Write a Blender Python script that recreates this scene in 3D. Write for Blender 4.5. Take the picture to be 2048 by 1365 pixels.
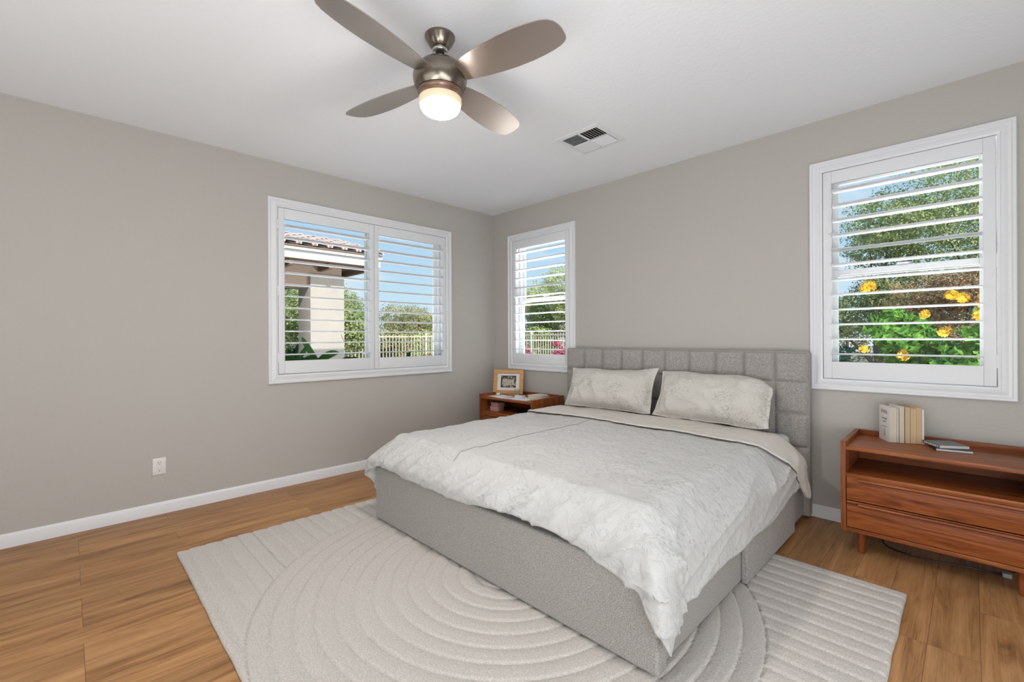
import bpy, bmesh, math, random
import numpy as np
from mathutils import Vector, Matrix, noise as mnoise

random.seed(7)
for o in list(bpy.data.objects):
    bpy.data.objects.remove(o)
SC = bpy.context.scene
COL = SC.collection
R = math.radians
PI = math.pi

# ------------------------------------------------------------------ camera, sky, sun, added fill lamps, exposure
cam_d = bpy.data.cameras.new('camera')
cam_d.sensor_width = 36.0
cam_d.lens = 903.05 * 36.0 / 2048.0
cam_d.shift_y = -(682.5 - 675.867) / 2048.0
cam_d.clip_start = 0.02
cam = bpy.data.objects.new('camera', cam_d)
COL.objects.link(cam)
yaw, roll = 0.79407, -0.00487
_V = Vector((-math.sin(yaw), math.cos(yaw), 0)); _R0 = Vector((math.cos(yaw), math.sin(yaw), 0)); _U0 = Vector((0, 0, 1))
_R = math.cos(roll) * _R0 + math.sin(roll) * _U0
_U = math.cos(roll) * _U0 - math.sin(roll) * _R0
cam.matrix_world = Matrix(((_R.x, _U.x, -_V.x, 4.08258), (_R.y, _U.y, -_V.y, -3.70121), (_R.z, _U.z, -_V.z, 1.25135), (0, 0, 0, 1)))
SC.camera = cam

SC.view_settings.view_transform = 'Standard'
SC.view_settings.look = 'None'
SC.view_settings.gamma = 1.0
SC.view_settings.exposure = 0.0
SC.view_settings.use_curve_mapping = False

w = bpy.data.worlds.new('sky'); SC.world = w; w.use_nodes = True
nt = w.node_tree; nt.nodes.clear()
def N(tree, t, **kw):
    n = tree.nodes.new(t)
    for k, v in kw.items():
        if k in n.inputs: n.inputs[k].default_value = v
        else: setattr(n, k, v)
    return n
tc = N(nt, 'ShaderNodeTexCoord'); sep = N(nt, 'ShaderNodeSeparateXYZ')
nt.links.new(tc.outputs['Generated'], sep.inputs[0])
cr = N(nt, 'ShaderNodeValToRGB')
cr.color_ramp.elements[0].position = 0.0; cr.color_ramp.elements[0].color = (.78, .90, .98, 1)
cr.color_ramp.elements[1].position = 0.45; cr.color_ramp.elements[1].color = (.26, .52, .86, 1)
e = cr.color_ramp.elements.new(.12); e.color = (.55, .78, .96, 1)
nt.links.new(sep.outputs['Z'], cr.inputs[0])
mp = N(nt, 'ShaderNodeMapping'); mp.inputs['Scale'].default_value = (1.3, 1.3, 5.5)
nt.links.new(tc.outputs['Generated'], mp.inputs[0])
nz = N(nt, 'ShaderNodeTexNoise', Scale=2.2, Detail=6.0, Roughness=.6)
nt.links.new(mp.outputs[0], nz.inputs['Vector'])
cr2 = N(nt, 'ShaderNodeValToRGB')
cr2.color_ramp.elements[0].position = .53; cr2.color_ramp.elements[1].position = .74
nt.links.new(nz.outputs[0], cr2.inputs[0])
mx = N(nt, 'ShaderNodeMixRGB'); mx.inputs[2].default_value = (.95, .97, 1.0, 1)
nt.links.new(cr2.outputs[0], mx.inputs[0]); nt.links.new(cr.outputs[0], mx.inputs[1])
bg = N(nt, 'ShaderNodeBackground', Strength=1.0); wo = N(nt, 'ShaderNodeOutputWorld')
nt.links.new(mx.outputs[0], bg.inputs[0]); nt.links.new(bg.outputs[0], wo.inputs[0])

def light(name, kind, loc, direction, energy, color, **kw):
    d = bpy.data.lights.new(name, kind); d.energy = energy; d.color = color
    for k, v in kw.items(): setattr(d, k, v)
    o = bpy.data.objects.new(name, d); COL.objects.link(o); o.location = loc
    o.rotation_euler = Vector(direction).to_track_quat('-Z', 'Y').to_euler()
    return o
light('sun', 'SUN', (8, -6, 9), (-.80, .26, -.54), 5.0, (1.0, .94, .84), angle=R(.6))
# added fill lamps behind the camera; the walls there are solid, without openings
light('rear_fill_lamp', 'AREA', (2.6, -5.45, 1.2), (0, 1, .35), 27, (.93, .98, 1.0), shape='RECTANGLE', size=3.2, size_y=2.0)
light('right_fill_lamp', 'AREA', (5.10, -2.9, 1.0), (-1, .22, .55), 70, (.89, .96, 1.0), shape='RECTANGLE', size=2.8, size_y=1.5)
# unseen uplight added at floor level to brighten ceiling and room
light('rear_floor_uplight', 'AREA', (3.95, -4.75, .03), (0, .32, 1), 74, (.89, .96, 1.0), shape='RECTANGLE', size=2.3, size_y=1.2)
# lamps added below sight outside the windows to brighten louvers and ceiling
light('added_uplight_west', 'AREA', (-.80, -1.6, -.12), (.10, 0, 1), 130, (1.0, .98, .95), shape='RECTANGLE', size=.7, size_y=2.4)
light('added_uplight_north', 'AREA', (.5, 1.3, -.12), (0, -.35, 1), 560, (1.0, .98, .95), shape='RECTANGLE', size=2.2, size_y=1.5)
light('added_uplight_north_east', 'AREA', (3.8, 1.25, -.12), (0, -.2, 1), 190, (1.0, .98, .95), shape='RECTANGLE', size=2.6, size_y=1.4)

# ------------------------------------------------------------------ helpers
class B:
    """collects shapes into one bmesh"""
    def __init__(s): s.bm = bmesh.new()
    def _add(s, verts, faces, M=None):
        vs = [s.bm.verts.new(M @ Vector(v) if M else Vector(v)) for v in verts]
        for f in faces:
            try: s.bm.faces.new([vs[i] for i in f])
            except ValueError: pass
        return vs
    def box(s, a, b, bev=0.0, seg=2, M=None):
        a, b = [min(p, q) for p, q in zip(a, b)], [max(p, q) for p, q in zip(a, b)]
        t = bmesh.new(); bmesh.ops.create_cube(t, size=1)
        for v in t.verts: v.co = Vector([a[i] + (v.co[i] + .5) * (b[i] - a[i]) for i in range(3)])
        if bev > 0: bmesh.ops.bevel(t, geom=list(t.edges), offset=bev, segments=seg, affect='EDGES', profile=.6)
        t.verts.index_update()
        s._add([v.co.copy() for v in t.verts], [[v.index for v in f.verts] for f in t.faces], M); t.free(); return s
    def poly(s, pts, M=None): s._add(pts, [list(range(len(pts)))], M); return s
    def lathe(s, prof, n=32, M=None, cap=True):
        vs = []; fs = []
        for r, z in prof:
            for k in range(n): vs.append((r * math.cos(2 * PI * k / n), r * math.sin(2 * PI * k / n), z))
        for i in range(len(prof) - 1):
            for k in range(n):
                fs.append([i * n + k, i * n + (k + 1) % n, (i + 1) * n + (k + 1) % n, (i + 1) * n + k])
        if cap:
            fs.append(list(range(n))[::-1]); fs.append([(len(prof) - 1) * n + k for k in range(n)])
        s._add(vs, fs, M); return s
    def cyl(s, p, q, r, r2=None, n=12):
        p, q = Vector(p), Vector(q); d = q - p
        M = Matrix.Translation(p) @ d.to_track_quat('Z', 'Y').to_matrix().to_4x4()
        return s.lathe([(r, 0), (r if r2 is None else r2, d.length)], n, M)
    def tube(s, pts, r, n=8):
        pts = [Vector(p) for p in pts]; rs = r if isinstance(r, (list, tuple)) else [r] * len(pts)
        vs = []; fs = []
        for i, p in enumerate(pts):
            t = (pts[min(i + 1, len(pts) - 1)] - pts[max(i - 1, 0)]).normalized()
            q = t.to_track_quat('Z', 'Y')
            for k in range(n): vs.append(p + q @ Vector((rs[i] * math.cos(2 * PI * k / n), rs[i] * math.sin(2 * PI * k / n), 0)))
        for i in range(len(pts) - 1):
            for k in range(n): fs.append([i * n + k, i * n + (k + 1) % n, (i + 1) * n + (k + 1) % n, (i + 1) * n + k])
        fs.append(list(range(n))[::-1]); fs.append([(len(pts) - 1) * n + k for k in range(n)])
        s._add(vs, fs); return s
    def prism(s, pts, axis_vec):
        """closed outline extruded along a vector"""
        n = len(pts); a = Vector(axis_vec); vs = [Vector(p) for p in pts] + [Vector(p) + a for p in pts]
        fs = [list(range(n))[::-1], list(range(n, 2 * n))] + [[i, (i + 1) % n, n + (i + 1) % n, n + i] for i in range(n)]
        s._add(vs, fs); return s
    def ball(s, c, r, sub=2, sc=(1, 1, 1)):
        t = bmesh.new(); bmesh.ops.create_icosphere(t, subdivisions=sub, radius=r); t.verts.index_update()
        s._add([Vector((v.co.x * sc[0] + c[0], v.co.y * sc[1] + c[1], v.co.z * sc[2] + c[2])) for v in t.verts], [[v.index for v in f.verts] for f in t.faces]); t.free(); return s
    def grid(s, P, closed_u=False):
        """P[i][j] points"""
        m, n = len(P), len(P[0]); vs = [p for row in P for p in row]; fs = []
        for i in range(m if closed_u else m - 1):
            for j in range(n - 1):
                i2 = (i + 1) % m
                fs.append([i * n + j, i2 * n + j, i2 * n + j + 1, i * n + j + 1])
        s._add(vs, fs); return s

def link(name, me, mat, parent=None, loc=(0, 0, 0), smooth=True, ang=38):
    o = bpy.data.objects.new(name, me)
    if mat and not me.materials: me.materials.append(mat)
    if smooth:
        me.polygons.foreach_set('use_smooth', [True] * len(me.polygons))
        me.set_sharp_from_angle(angle=R(ang))
    COL.objects.link(o); o.location = loc
    if parent: o.parent = parent
    return o
def wpos(o):
    p = Vector((0, 0, 0))
    while o: p += o.location; o = o.parent
    return p
def obj(name, b, mat, parent=None, world=True, fix=True, smooth=True, ang=38):
    """finish a builder as one mesh; vertices are in world coordinates unless world=False"""
    bm = b.bm
    if fix: bmesh.ops.recalc_face_normals(bm, faces=bm.faces)
    if world and parent:
        off = wpos(parent)
        for v in bm.verts: v.co -= off
    me = bpy.data.meshes.new(name); bm.to_mesh(me); bm.free()
    return link(name, me, mat, parent, smooth=smooth, ang=ang)
def tag(o, label=None, cat=None, group=None, kind=None):
    if label: o['label'] = label
    if cat: o['category'] = cat
    if group: o['group'] = group
    if kind: o['kind'] = kind
    return o
def thing(name, label, cat, loc=(0, 0, 0), rz=0, group=None, kind=None):
    o = bpy.data.objects.new(name, None); COL.objects.link(o); o.empty_display_size = .05
    o.location = loc; o.rotation_euler = (0, 0, rz)
    return tag(o, label, cat, group, kind)
def dup(root, loc, rz=0, label=None, parent=None):
    r = root.copy(); COL.objects.link(r)
    if parent is None: r.location = loc; r.rotation_euler = (0, 0, rz)
    else: r.parent = parent
    if label: r['label'] = label
    for ch in [c for c in bpy.data.objects if c.parent == root]: dup(ch, None, 0, None, r)
    return r

# ------------------------------------------------------------------ materials
def mat(name, color, rough=.6, metal=0.0, bump=None, var=None, spec=.5, sheen=0.0, coat=0.0):
    """bump=(scale, strength, detail)  var=(scale, amount)"""
    m = bpy.data.materials.new(name); m.use_nodes = True; t = m.node_tree
    bs = t.nodes['Principled BSDF']
    bs.inputs['Base Color'].default_value = (*color, 1); bs.inputs['Roughness'].default_value = rough
    bs.inputs['Metallic'].default_value = metal; bs.inputs['Specular IOR Level'].default_value = spec
    bs.inputs['Sheen Weight'].default_value = sheen; bs.inputs['Coat Weight'].default_value = coat
    co = N(t, 'ShaderNodeTexCoord')
    if var:
        n = N(t, 'ShaderNodeTexNoise', Scale=var[0], Detail=4.0); t.links.new(co.outputs['Object'], n.inputs['Vector'])
        mr = N(t, 'ShaderNodeMapRange'); mr.inputs[1].default_value = .3; mr.inputs[2].default_value = .7
        mr.inputs[3].default_value = 1 - var[1]; mr.inputs[4].default_value = 1 + var[1]
        t.links.new(n.outputs[0], mr.inputs[0])
        vm = N(t, 'ShaderNodeVectorMath', operation='SCALE'); vm.inputs[0].default_value = color
        t.links.new(mr.outputs[0], vm.inputs['Scale']); t.links.new(vm.outputs[0], bs.inputs['Base Color'])
    if bump:
        n = N(t, 'ShaderNodeTexNoise', Scale=bump[0], Detail=float(bump[2]) if len(bump) > 2 else 3.0)
        t.links.new(co.outputs['Object'], n.inputs['Vector'])
        b = N(t, 'ShaderNodeBump', Strength=bump[1], Distance=.01)
        t.links.new(n.outputs[0], b.inputs['Height']); t.links.new(b.outputs[0], bs.inputs['Normal'])
    return m
M = {}
M['wall'] = mat('wall_paint', (.505, .478, .443), .75, bump=(55, .16, 3), spec=.3)
M['ceil'] = mat('ceiling_paint', (.87, .885, .915), .8, bump=(45, .16, 3), spec=.2)
M['white'] = mat('white_trim_paint', (.80, .805, .825), .38)
M['pvc'] = mat('white_window_vinyl', (.82, .82, .83), .35)
M['fabric'] = None
M['steel'] = mat('brushed_nickel', (.25, .215, .175), .24, .97)
M['steel2'] = mat('polished_nickel', (.66, .64, .61), .14, 1.0)
M['dark'] = mat('dark_gap', (.012, .012, .012), .7)
M['black'] = mat('black_plastic', (.015, .015, .017), .4)
M['outlet'] = mat('outlet_plastic', (.78, .76, .72), .35)

def wood_mat(name, c1, c2, c3, axis='X', sc=1.0, rough=.35, coat=.0):
    m = bpy.data.materials.new(name); m.use_nodes = True; t = m.node_tree; bs = t.nodes['Principled BSDF']
    co = N(t, 'ShaderNodeTexCoord'); mp = N(t, 'ShaderNodeMapping')
    s = {'X': (.35, 6, 6), 'Y': (6, .35, 6), 'Z': (6, 6, .35)}[axis]
    mp.inputs['Scale'].default_value = [v * sc for v in s]
    t.links.new(co.outputs['Object'], mp.inputs[0])
    n1 = N(t, 'ShaderNodeTexNoise', Scale=1.6, Detail=5.0, Roughness=.6, Distortion=1.6); t.links.new(mp.outputs[0], n1.inputs['Vector'])
    n2 = N(t, 'ShaderNodeTexNoise', Scale=14.0, Detail=4.0, Roughness=.7); t.links.new(mp.outputs[0], n2.inputs['Vector'])
    ad = N(t, 'ShaderNodeMath', operation='MULTIPLY_ADD'); ad.inputs[1].default_value = .35
    t.links.new(n2.outputs[0], ad.inputs[0]); t.links.new(n1.outputs[0], ad.inputs[2])
    cr = N(t, 'ShaderNodeValToRGB')
    cr.color_ramp.elements[0].position = .48; cr.color_ramp.elements[0].color = (*c1, 1)
    cr.color_ramp.elements[1].position = .88; cr.color_ramp.elements[1].color = (*c3, 1)
    e = cr.color_ramp.elements.new(.66); e.color = (*c2, 1)
    t.links.new(ad.outputs[0], cr.inputs[0]); t.links.new(cr.outputs[0], bs.inputs['Base Color'])
    bs.inputs['Roughness'].default_value = rough; bs.inputs['Specular IOR Level'].default_value = .3; bs.inputs['Coat Weight'].default_value = coat; bs.inputs['Coat Roughness'].default_value = .3
    return m
M['teak'] = wood_mat('reddish_teak', (.085, .020, .006), (.265, .070, .017), (.42, .14, .042), 'X', 2.0)
M['teak_v'] = wood_mat('reddish_teak_upright', (.10, .024, .007), (.25, .066, .017), (.38, .125, .04), 'Z', 2.0)
M['oakframe'] = wood_mat('honey_frame_wood', (.50, .25, .09), (.62, .34, .14), (.68, .40, .18), 'X', 3)
M['blade'] = mat('satin_taupe_fan_blade', (.47, .41, .37), .30, .92)

def floor_mat():
    m = bpy.data.materials.new('oak_plank_floor'); m.use_nodes = True; t = m.node_tree; bs = t.nodes['Principled BSDF']
    co = N(t, 'ShaderNodeTexCoord'); mp = N(t, 'ShaderNodeMapping'); mp.inputs['Rotation'].default_value = (0, 0, R(90))
    t.links.new(co.outputs['Object'], mp.inputs[0])
    br = N(t, 'ShaderNodeTexBrick'); br.offset = .37; br.offset_frequency = 3; br.squash = 1
    br.inputs['Scale'].default_value = 1; br.inputs['Brick Width'].default_value = 1.22; br.inputs['Row Height'].default_value = .152
    br.inputs['Mortar Size'].default_value = .0011; br.inputs['Mortar Smooth'].default_value = .1; br.inputs['Bias'].default_value = 0
    br.inputs['Color1'].default_value = (0, 0, 0, 1); br.inputs['Color2'].default_value = (1, 1, 1, 1); br.inputs['Mortar'].default_value = (.5, .5, .5, 1)
    t.links.new(mp.outputs[0], br.inputs['Vector'])
    # grain: stretched along the planks, shifted per plank
    sc = N(t, 'ShaderNodeVectorMath', operation='MULTIPLY'); sc.inputs[1].default_value = (9, .9, 1)
    t.links.new(co.outputs['Object'], sc.inputs[0])
    of = N(t, 'ShaderNodeVectorMath', operation='MULTIPLY_ADD'); of.inputs[1].default_value = (13, 7, 5)
    t.links.new(br.outputs['Color'], of.inputs[0]); t.links.new(sc.outputs[0], of.inputs[2])
    n1 = N(t, 'ShaderNodeTexNoise', Scale=1.5, Detail=6.0, Roughness=.62, Distortion=1.2); t.links.new(of.outputs[0], n1.inputs['Vector'])
    sc2 = N(t, 'ShaderNodeVectorMath', operation='MULTIPLY'); sc2.inputs[1].default_value = (8, 1, 1); t.links.new(of.outputs[0], sc2.inputs[0])
    n2 = N(t, 'ShaderNodeTexNoise', Scale=3.0, Detail=5.0, Roughness=.7); t.links.new(sc2.outputs[0], n2.inputs['Vector'])
    ad = N(t, 'ShaderNodeMath', operation='MULTIPLY_ADD'); ad.inputs[1].default_value = .45; t.links.new(n2.outputs[0], ad.inputs[0]); t.links.new(n1.outputs[0], ad.inputs[2])
    cr = N(t, 'ShaderNodeValToRGB'); cr.color_ramp.elements[0].position = .45; cr.color_ramp.elements[0].color = (.165, .070, .026, 1)
    cr.color_ramp.elements[1].position = .95; cr.color_ramp.elements[1].color = (.56, .305, .135, 1)
    e = cr.color_ramp.elements.new(.68); e.color = (.39, .195, .078, 1)
    t.links.new(ad.outputs[0], cr.inputs[0])
    # tint of each plank
    rm = N(t, 'ShaderNodeMapRange'); rm.inputs[3].default_value = .86; rm.inputs[4].default_value = 1.14
    t.links.new(br.outputs['Color'], rm.inputs[0])
    vm = N(t, 'ShaderNodeVectorMath', operation='SCALE'); t.links.new(cr.outputs[0], vm.inputs[0]); t.links.new(rm.outputs[0], vm.inputs['Scale'])
    mx = N(t, 'ShaderNodeMixRGB'); mx.inputs[2].default_value = (.20, .10, .045, 1)
    t.links.new(br.outputs['Fac'], mx.inputs[0]); t.links.new(vm.outputs[0], mx.inputs[1]); t.links.new(mx.outputs[0], bs.inputs['Base Color'])
    bs.inputs['Roughness'].default_value = .42; bs.inputs['Specular IOR Level'].default_value = .25
    b = N(t, 'ShaderNodeBump', Strength=.12, Distance=.004); t.links.new(ad.outputs[0], b.inputs['Height']); t.links.new(b.outputs[0], bs.inputs['Normal'])
    return m
M['floor'] = floor_mat()

def weave_mat(name, c1, c2, scale=420, bump=.5, rough=.9):
    m = bpy.data.materials.new(name); m.use_nodes = True; t = m.node_tree; bs = t.nodes['Principled BSDF']
    co = N(t, 'ShaderNodeTexCoord')
    n1 = N(t, 'ShaderNodeTexNoise', Scale=float(scale), Detail=2.0, Roughness=.6); t.links.new(co.outputs['Object'], n1.inputs['Vector'])
    cr = N(t, 'ShaderNodeValToRGB'); cr.color_ramp.elements[0].position = .36; cr.color_ramp.elements[0].color = (*c1, 1)
    cr.color_ramp.elements[1].position = .64; cr.color_ramp.elements[1].color = (*c2, 1)
    t.links.new(n1.outputs[0], cr.inputs[0]); t.links.new(cr.outputs[0], bs.inputs['Base Color'])
    b = N(t, 'ShaderNodeBump', Strength=bump, Distance=.003); t.links.new(n1.outputs[0], b.inputs['Height']); t.links.new(b.outputs[0], bs.inputs['Normal'])
    bs.inputs['Roughness'].default_value = rough; bs.inputs['Specular IOR Level'].default_value = .2; bs.inputs['Sheen Weight'].default_value = .15
    return m
M['fabric'] = weave_mat('grey_beige_upholstery', (.25, .23, .21), (.47, .44, .415), 230, .6)
M['rug'] = weave_mat('cream_rug_pile', (.50, .455, .415), (.655, .615, .575), 190, .7)
M['cuff'] = mat('plain_cream_linen', (.70, .655, .60), .9, bump=(260, .25), var=(2, .04), spec=.2, sheen=.1)
M['sheet'] = mat('white_sheet', (.74, .74, .76), .9, spec=.2)

def bedding_mat(name, base, ink, coordscale=1.0, amount=.3):
    """washed linen with a faint printed pattern of sprigs and lattice lines"""
    m = bpy.data.materials.new(name); m.use_nodes = True; t = m.node_tree; bs = t.nodes['Principled BSDF']
    co = N(t, 'ShaderNodeTexCoord')
    ns = N(t, 'ShaderNodeTexNoise', Scale=5.0 * coordscale, Detail=3.0); t.links.new(co.outputs['Object'], ns.inputs['Vector'])
    wv = N(t, 'ShaderNodeMixRGB'); wv.inputs[0].default_value = .06; t.links.new(co.outputs['Object'], wv.inputs[1]); t.links.new(ns.outputs['Color'], wv.inputs[2])
    sx_ = N(t, 'ShaderNodeSeparateXYZ'); t.links.new(wv.outputs[0], sx_.inputs[0])
    def M_(op, a_, b_=None):
        q = N(t, 'ShaderNodeMath', operation=op)
        for i_, v_ in enumerate((a_, b_)):
            if v_ is None: continue
            if isinstance(v_, (int, float)): q.inputs[i_].default_value = v_
            else: t.links.new(v_, q.inputs[i_])
        return q.outputs[0]
    s_ = M_('ADD', sx_.outputs['Y'], sx_.outputs['Z']); lines = []
    for sg_, fr_ in ((1, 3.4), (-1, 3.4)):
        a_ = M_('MULTIPLY', M_('ADD', sx_.outputs['X'], M_('MULTIPLY', s_, float(sg_))), fr_ * coordscale)
        lines.append(M_('ABSOLUTE', M_('SUBTRACT', M_('FRACT', a_), .5)))
    vo = M_('MINIMUM', lines[0], lines[1])
    l1 = N(t, 'ShaderNodeMapRange'); l1.inputs[1].default_value = .010; l1.inputs[2].default_value = .022; l1.inputs[3].default_value = .55; l1.inputs[4].default_value = 0
    t.links.new(vo, l1.inputs[0])
    n2 = N(t, 'ShaderNodeTexNoise', Scale=46.0 * coordscale, Detail=2.0); t.links.new(co.outputs['Object'], n2.inputs['Vector'])
    l2 = N(t, 'ShaderNodeMapRange'); l2.inputs[1].default_value = .57; l2.inputs[2].default_value = .64; t.links.new(n2.outputs[0], l2.inputs[0])
    n3 = N(t, 'ShaderNodeTexNoise', Scale=3.6 * coordscale, Detail=1.0); t.links.new(co.outputs['Object'], n3.inputs['Vector'])
    gate = N(t, 'ShaderNodeMapRange'); gate.inputs[1].default_value = .47; gate.inputs[2].default_value = .60; t.links.new(n3.outputs[0], gate.inputs[0])
    a = N(t, 'ShaderNodeMath', operation='MAXIMUM'); t.links.new(l1.outputs[0], a.inputs[0]); t.links.new(l2.outputs[0], a.inputs[1])
    g = N(t, 'ShaderNodeMath', operation='MULTIPLY'); t.links.new(a.outputs[0], g.inputs[0]); t.links.new(gate.outputs[0], g.inputs[1])
    g2 = N(t, 'ShaderNodeMath', operation='MULTIPLY'); g2.inputs[1].default_value = amount; t.links.new(g.outputs[0], g2.inputs[0])
    mx = N(t, 'ShaderNodeMixRGB'); mx.inputs[1].default_value = (*base, 1); mx.inputs[2].default_value = (*ink, 1); t.links.new(g2.outputs[0], mx.inputs[0])
    t.links.new(mx.outputs[0], bs.inputs['Base Color'])
    nb = N(t, 'ShaderNodeTexNoise', Scale=22.0, Detail=5.0, Roughness=.6, Distortion=.8); t.links.new(co.outputs['Object'], nb.inputs['Vector'])
    b = N(t, 'ShaderNodeBump', Strength=.8, Distance=.02); t.links.new(nb.outputs[0], b.inputs['Height']); t.links.new(b.outputs[0], bs.inputs['Normal'])
    bs.inputs['Roughness'].default_value = .9; bs.inputs['Specular IOR Level'].default_value = .2; bs.inputs['Sheen Weight'].default_value = .1
    return m
M['duvet'] = bedding_mat('printed_linen', (.60, .59, .578), (.31, .305, .30), 1.0, .36)
M['case'] = bedding_mat('printed_pillowcase', (.65, .615, .565), (.27, .25, .23), 1.5, .55)

def glass_mat():
    m = bpy.data.materials.new('window_glass'); m.use_nodes = True; t = m.node_tree; t.nodes.clear()
    tr = N(t, 'ShaderNodeBsdfTransparent'); gl = N(t, 'ShaderNodeBsdfGlossy', Roughness=.02); mx = N(t, 'ShaderNodeMixShader'); mx.inputs[0].default_value = .008
    tr.inputs[0].default_value = (.97, .985, .98, 1)
    o = N(t, 'ShaderNodeOutputMaterial'); t.links.new(tr.outputs[0], mx.inputs[1]); t.links.new(gl.outputs[0], mx.inputs[2]); t.links.new(mx.outputs[0], o.inputs[0])
    return m
M['glass'] = glass_mat()
def emit_mat(name, color, strength, base=(.9, .88, .84)):
    m = mat(name, base, .3); bs = m.node_tree.nodes['Principled BSDF']
    bs.inputs['Emission Color'].default_value = (*color, 1); bs.inputs['Emission Strength'].default_value = strength
    return m
def leaf_mat(name, c1, c2, scale=1.2, trans=.25):
    m = bpy.data.materials.new(name); m.use_nodes = True; t = m.node_tree; bs = t.nodes['Principled BSDF']
    co = N(t, 'ShaderNodeTexCoord'); n = N(t, 'ShaderNodeTexNoise', Scale=scale, Detail=6.0, Roughness=.75); t.links.new(co.outputs['Object'], n.inputs['Vector'])
    cr = N(t, 'ShaderNodeValToRGB'); cr.color_ramp.elements[0].position = .35; cr.color_ramp.elements[0].color = (*c1, 1)
    cr.color_ramp.elements[1].position = .65; cr.color_ramp.elements[1].color = (*c2, 1)
    t.links.new(n.outputs[0], cr.inputs[0]); t.links.new(cr.outputs[0], bs.inputs['Base Color'])
    bs.inputs['Roughness'].default_value = .55; bs.inputs['Specular IOR Level'].default_value = .3
    return m

# ------------------------------------------------------------------ room shell
H = 2.74; XR = 5.2; YR = -5.6; T = .16
WIN1 = dict(u0=-2.523, u1=-.648, v0=.875, v1=2.436)
WIN2 = dict(u0=.268, u1=1.252, v0=.885, v1=2.442)
WIN3 = dict(u0=3.294, u1=4.260, v0=.887, v1=2.445)
CAS = .075
def hole(wn, c=CAS): return (wn['u0'] + c, wn['u1'] - c, wn['v0'] + c, wn['v1'] - c)
PL = lambda u, v, w: (w, u, v)          # left wall: u along y, w into the room
PB = lambda u, v, w: (u, -w, v)         # back wall: u along x
def wall(name, P, u0, u1, holes):
    b = B(); us = u0
    for (a, c, d, e) in holes:
        b.box(P(us, -.0, -T), P(a, H, 0)); b.box(P(a, 0, -T), P(c, d, 0)); b.box(P(a, e, -T), P(c, H, 0)); us = c
    b.box(P(us, 0, -T), P(u1, H, 0))
    return tag(obj(name, b, M['wall'], smooth=False), kind='structure')
wall('wall_left', PL, YR - T, T, [hole(WIN1, CAS - .005)])
wall('wall_back', PB, 0, XR, [hole(WIN2, CAS - .005), hole(WIN3, CAS - .005)])
tag(obj('wall_right', B().box((XR, YR - T, 0), (XR + T, T, H)), M['wall'], smooth=False), kind='structure')
tag(obj('wall_rear', B().box((0, YR - T, 0), (XR, YR, H)), M['wall'], smooth=False), kind='structure')
tag(obj('floor', B().box((-T, YR - T, -.12), (XR + T, T, 0)), M['floor'], smooth=False), kind='structure')
tag(obj('ceiling', B().box((-T, YR - T, H), (XR + T, T, H + .12)), M['ceil'], smooth=False), kind='structure')
tag(obj('roof', B().box((-.55, YR - .5, H + .125), (XR + .5, .55, H + .33)), mat('roof_stucco', (.45, .38, .30), .9), smooth=False), kind='structure')
# baseboards with an eased top edge
def baseboard(name, P, u0, u1):
    b = B(); pr = [(0, 0), (.0135, 0), (.0135, .066), (.011, .074), (.006, .080), (.004, .084), (0, .084)]
    b.prism([P(u0, z, w_) for w_, z in pr], Vector(P(u1, 0, 0)) - Vector(P(u0, 0, 0)))
    tag(obj(name, b, M['white'], ang=25), kind='structure')
baseboard('baseboard_left', PL, YR, 0)
baseboard('baseboard_back', PB, .0135, XR)

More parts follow.
